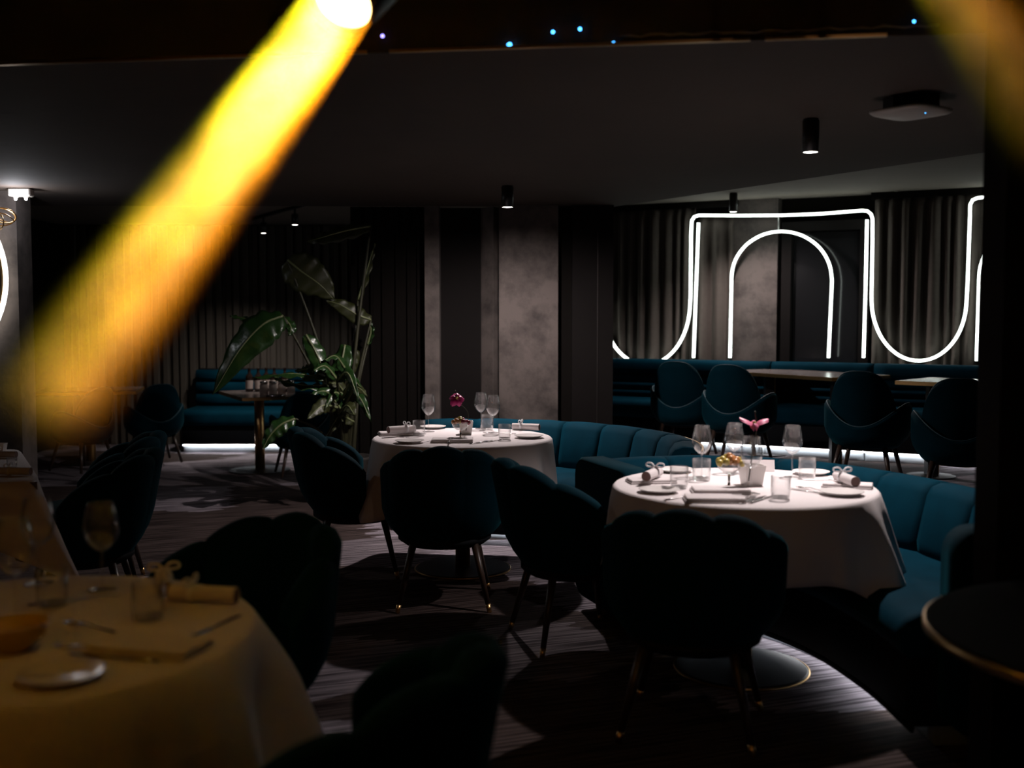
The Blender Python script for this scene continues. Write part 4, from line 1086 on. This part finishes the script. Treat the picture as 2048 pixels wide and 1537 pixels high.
# track with two spots in the back left
ta, tb_ = W(505, 441, 2.42), W(642, 404, 2.42)
tk = thing('light_track', 'black ceiling track carrying two small spots in the back left', 'light track', ta)
MB().tube([Vector((0, 0, 0.014)), tb_ - ta + Vector((0, 0, 0.014))], 0.017, 4).build('rail', 'black', tk)
for i, (px, yb, dd, tgt, pw) in enumerate(((590, 450, 10.1, (-2.35, 11.3, 0.45), 110), (527, 467, 10.95, (-3.1, 11.7, 0.45), 100))):
    q = WD(px, yb, dd)
    t = thing('track_spotlight', ('glowing track spotlight nearer the plant top', 'glowing track spotlight nearer the yellow beam')[i], 'ceiling light', (q.x, q.y, 2.42), 0, 'track spotlights of the back left')
    h = 2.42 - q.z
    MB().tube([(0, 0, 0.0), (0, 0, -h * 0.35)], 0.010, 8).build('stalk', 'black', t)
    MB().lathe([(0.026, -h + 0.010), (0.028, -h), (0.032, -h), (0.032, -h * 0.35)], 20, capb=False).build('body', 'black', t)
    MB().lathe([(0.001, -h + 0.001), (0.026, -h + 0.001)], 20, capb=False, capt=False).build('lamp_disc', 'lamp_on', t)
    spot('spot_light', (q.x, q.y, q.z - 0.004), tgt, pw, 80, 0.8, (1.0, 0.92, 0.86))
# emergency light
e = W(42, 377, ZC)
em = thing('emergency_light', 'white twin-head emergency light on the ceiling by the concrete panel', 'emergency light', e)
MB().box((-0.075, -0.04, -0.055), (0.075, 0.04, 0.0), 0.008).build('case', 'white_plastic', em)
for sx in (-0.034, 0.034):
    hd = MB().lathe([(0.012, -0.066), (0.020, -0.0555)], 14, cen=(sx, -0.005), capt=False).build('lamp_head', 'white_plastic', em)
    MB().sphere((sx, -0.008, -0.072), 0.009, 12, 8).build('bulb', 'emergency', hd)
la = bpy.data.lights.new('emergency_glow', 'POINT'); la.energy = 6.0; la.color = (0.92, 0.93, 1.0); la.shadow_soft_size = 0.02
lo = bpy.data.objects.new('emergency_glow', la); COL.objects.link(lo); lo.location = e + Vector((0, -0.12, -0.12)); lo['kind'] = 'helper'
# wireless access point on the ceiling
ap = W(1822, 196, ZC)
at_ = thing('access_point', 'flat pale ceiling device with a tiny blue light near the pillar', 'ceiling device', ap)
MB().box((-0.09, -0.06, -0.045), (0.09, 0.06, 0.0)).build('mount', 'black', at_)
m = MB(); rows = []
for k, z in ((0.90, -0.046), (1.0, -0.050), (1.0, -0.056), (0.93, -0.064), (0.7, -0.071), (0.3, -0.074), (0.02, -0.075)):
    rows.append([(0.128 * k * (abs(cos(a)) ** 5 + abs(sin(a)) ** 5) ** -0.2 * cos(a), 0.128 * k * (abs(cos(a)) ** 5 + abs(sin(a)) ** 5) ** -0.2 * sin(a), z) for a in [2 * pi * j / 40 for j in range(40)]])
c = m.grid(rows, closed_v=True, cap=True).build('cover', 'white_plastic', at_); c.rotation_euler = (0, 0, radians(38))
MB().sphere((0.03, -0.075, -0.069), 0.004, 8, 6).build('indicator', 'blue_led', at_)

# blue pinpoints on the dark fascia above the brass trim
def near_pt(px, py):
    d = ray(px, py); a = n0 + tn * 0.006
    o = Vector((0, 0, CAMH)); nn = Vector((tn.x, tn.y, 0)); t = (a - o).dot(nn) / d.dot(nn); return o + d * t
for px, py, r, mt, lab in ((765, 72, 0.0075, 'violet_led', 'violet pinpoint light above the brass trim, nearest the yellow beam'), (1019, 90, 0.0095, 'blue_led', 'largest blue pinpoint light, touching the brass trim'), (1106, 64, 0.0065, 'blue_led', 'blue pinpoint light, left one of the high pair'),
                           (1160, 58, 0.0065, 'blue_led', 'blue pinpoint light, right one of the high pair'), (1227, 86, 0.006, 'blue_led', 'small blue pinpoint light low above the trim'), (1828, 43, 0.005, 'blue_led', 'faint blue pinpoint light near the corner beam')):
    q = near_pt(px, py); s = thing('pinpoint_light', lab, 'led light', q, 0, 'pinpoint lights above the trim')
    r *= 0.8; MB().sphere((0, 0, 0), r, 10, 6).build('diode', mt, s)
    MB().lathe([(r * 1.05, 0.0), (r * 1.05, 0.02)], 10).xf(Matrix.Rotation(-pi / 2, 4, 'X')).build('socket', 'black', s)

# ------------------------------------------------------------------ stage lights and their hazy beams
def haze_mat(name, dens, seed, length):
    """patchy haze, thicker near the lamp and thinning out along the beam"""
    m, n, l = new_mat(name)
    n.remove(n['Principled BSDF'])
    v = n.new('ShaderNodeVolumeScatter'); v.inputs['Color'].default_value = (1, 1, 1, 1); v.inputs['Anisotropy'].default_value = 0.0
    tc = n.new('ShaderNodeTexCoord'); mp = n.new('ShaderNodeMapping'); mp.inputs['Location'].default_value = (seed, 0, 0); mp.inputs['Scale'].default_value = (1, 1, 0.6)
    l.new(tc.outputs['Object'], mp.inputs[0])
    t = n.new('ShaderNodeTexNoise'); t.inputs['Scale'].default_value = 8.0; t.inputs['Detail'].default_value = 4; l.new(mp.outputs[0], t.inputs['Vector'])
    mr = n.new('ShaderNodeMapRange'); mr.inputs['From Min'].default_value = 0.32; mr.inputs['From Max'].default_value = 0.68; mr.inputs['To Min'].default_value = dens * 0.16; mr.inputs['To Max'].default_value = dens * 1.9
    l.new(t.outputs['Fac'], mr.inputs['Value'])
    sp = n.new('ShaderNodeSeparateXYZ'); l.new(tc.outputs['Object'], sp.inputs[0])
    fr = n.new('ShaderNodeMapRange'); fr.inputs['From Min'].default_value = 0.0; fr.inputs['From Max'].default_value = -length; l.new(sp.outputs['Z'], fr.inputs['Value'])
    rp = n.new('ShaderNodeValToRGB'); e = rp.color_ramp.elements; rp.color_ramp.interpolation = 'EASE'
    e[0].position = 0.0; e[0].color = (1, 1, 1, 1); e[1].position = 1.0; e[1].color = (0, 0, 0, 1)
    for p, c in ((0.25, 0.60), (0.5, 0.28), (0.72, 0.16), (0.86, 0.09), (0.97, 0.0)): x = e.new(p); x.color = (c, c, c, 1)
    l.new(fr.outputs[0], rp.inputs[0])
    mu = n.new('ShaderNodeMath'); mu.operation = 'MULTIPLY'; l.new(mr.outputs[0], mu.inputs[0]); l.new(rp.outputs[0], mu.inputs[1])
    l.new(mu.outputs[0], v.inputs['Density'])
    l.new(v.outputs[0], n['Material Output'].inputs['Volume'])
    m.cycles.volume_sampling = 'EQUIANGULAR'
    return m
def moving_head(label, lens_c, target, lens_r, spread, watts, haze_label, seed, hull_len):
    d = (Vector(target) - lens_c).normalized(); q = d.to_track_quat('-Z', 'Y')
    t = thing('moving_head_light', label, 'stage light', lens_c)
    t.rotation_mode = 'QUATERNION'; t.rotation_quaternion = q
    MB().lathe([(lens_r + 0.002, -0.004), (lens_r + 0.010, -0.004), (lens_r + 0.02, 0.03), (lens_r + 0.03, 0.12), (lens_r + 0.035, 0.22), (lens_r + 0.01, 0.30)], 32, capb=False).build('head', 'black', t)
    MB().lathe([(0.001, 0.002), (lens_r * 0.6, 0.002), (lens_r + 0.003, 0.004)], 32, capb=False, capt=False).build('lens', 'lens', t)
    for s in (-1, 1): MB().box((s * (lens_r + 0.06) - 0.015, -0.05, 0.08), (s * (lens_r + 0.06) + 0.015, 0.05, 0.40), 0.006).build('yoke_arm', 'black', t)
    MB().box((-lens_r - 0.08, -0.09, 0.401), (lens_r + 0.08, 0.09, 0.48), 0.012).build('base', 'black', t)
    la = bpy.data.lights.new('beam_light', 'AREA'); la.shape = 'SQUARE'; la.size = 2 * lens_r * 0.90; la.spread = radians(spread); la.energy = watts
    lo = bpy.data.objects.new('beam_light', la); COL.objects.link(lo); lo.location = lens_c + d * 0.012
    lo.rotation_mode = 'QUATERNION'; lo.rotation_quaternion = q; lo['kind'] = 'helper'
    # the colour fringe of the projector lens, from green-yellow to orange across the disc
    la.use_nodes = True; n, l = la.node_tree.nodes, la.node_tree.links
    em = n['Emission']; ge = n.new('ShaderNodeNewGeometry'); sp = n.new('ShaderNodeSeparateXYZ'); l.new(ge.outputs['Parametric'], sp.inputs[0])
    r = n.new('ShaderNodeValToRGB'); e = r.color_ramp.elements
    e[0].position = 0.0; e[0].color = (1.0, 0.26, 0.002, 1); e[1].position = 1.0; e[1].color = (0.40, 0.55, 0.002, 1)
    for p, c in ((0.2, (1.0, 0.34, 0.005, 1)), (0.40, (1.0, 0.42, 0.09, 1)), (0.60, (1.0, 0.44, 0.09, 1)), (0.84, (1.0, 0.50, 0.006, 1))):
        x = e.new(p); x.color = c
    l.new(sp.outputs['X'], r.inputs[0]); l.new(r.outputs[0], em.inputs['Color'])
    rows = []; n = 28; ta_ = math.tan(radians(spread / 2))
    for k in range(9):
        z = 0.02 + hull_len * 1.5 * k / 8; rr = lens_r + 0.012 + z * ta_ * 1.1
        rows.append([(rr * cos(2*pi*j/n), rr * sin(2*pi*j/n), -z) for j in range(n)])
    M['haze_%d' % seed] = haze_mat('stage_haze_%d' % seed, HAZE, seed * 3.7, hull_len)
    h = MB().grid(rows, closed_v=True, cap=True).build('stage_haze', 'haze_%d' % seed, None, lens_c)
    h.rotation_mode = 'QUATERNION'; h.rotation_quaternion = q
    tag(h, haze_label, 'haze', None, 'stuff')
    return t
lens1 = WD(686, 2, 2.55); tgt1 = WD(70, 850, 1.75)
moving_head('stage moving-head light at the top edge throwing the yellow beam', lens1, tgt1, 0.066, 4.0, BEAM_W, 'broad yellow light beam glowing in stage haze', 1, (tgt1 - lens1).length * 1.04)
lens2 = WD(1800, -190, 2.4); tgt2 = WD(2160, 330, 1.7)
moving_head('stage moving-head light above the picture near the pillar', lens2, tgt2, 0.060, 4.0, BEAM_W * 0.05, 'dim amber light beam in haze at the upper corner', 2, (tgt2 - lens2).length)
# amber wash from a further stage light, out of the picture, on the foreground table
lens3 = Vector((-2.0, 0.2, 2.5)); tg3 = Vector((-1.6, 3.0, 0.45))
t = thing('wash_light', 'amber stage wash light hung above the foreground table', 'stage light', lens3)
t.rotation_mode = 'QUATERNION'; t.rotation_quaternion = (tg3 - lens3).to_track_quat('-Z', 'Y')
MB().lathe([(0.075, 0.0), (0.09, 0.002), (0.095, 0.08), (0.06, 0.2)], 24, capb=False).build('can', 'black', t)
MB().lathe([(0.001, 0.012), (0.074, 0.012)], 24, capb=False, capt=False).build('lens', 'wash_lens', t)
MB().box((-0.012, -0.012, 0.2), (0.012, 0.012, 0.42)).build('bracket', 'black', t)
spot('wash_lamp', lens3 + (tg3 - lens3).normalized() * 0.05, tg3, AMBER_W, 75, 0.9, (1.0, 0.38, 0.02), 0.06)

lens4 = Vector((0.9, -0.6, 2.7)); tg4 = Vector((1.0, 4.6, 0.2))
t = thing('wash_light', 'warm stage wash light hung high before the tables, outside the picture', 'stage light', lens4)
t.rotation_mode = 'QUATERNION'; t.rotation_quaternion = (tg4 - lens4).to_track_quat('-Z', 'Y')
MB().lathe([(0.075, 0.0), (0.09, 0.002), (0.095, 0.08), (0.06, 0.2)], 24, capb=False).build('can', 'black', t)
MB().lathe([(0.001, 0.012), (0.074, 0.012)], 24, capb=False, capt=False).build('lens', 'wash_lens', t)
MB().box((-0.012, -0.012, 0.2), (0.012, 0.012, 0.42)).build('bracket', 'black', t)
spot('wash_lamp', lens4 + (tg4 - lens4).normalized() * 0.05, tg4, FILL_W, 60, 1.0, (1.0, 0.70, 0.56), 0.06)
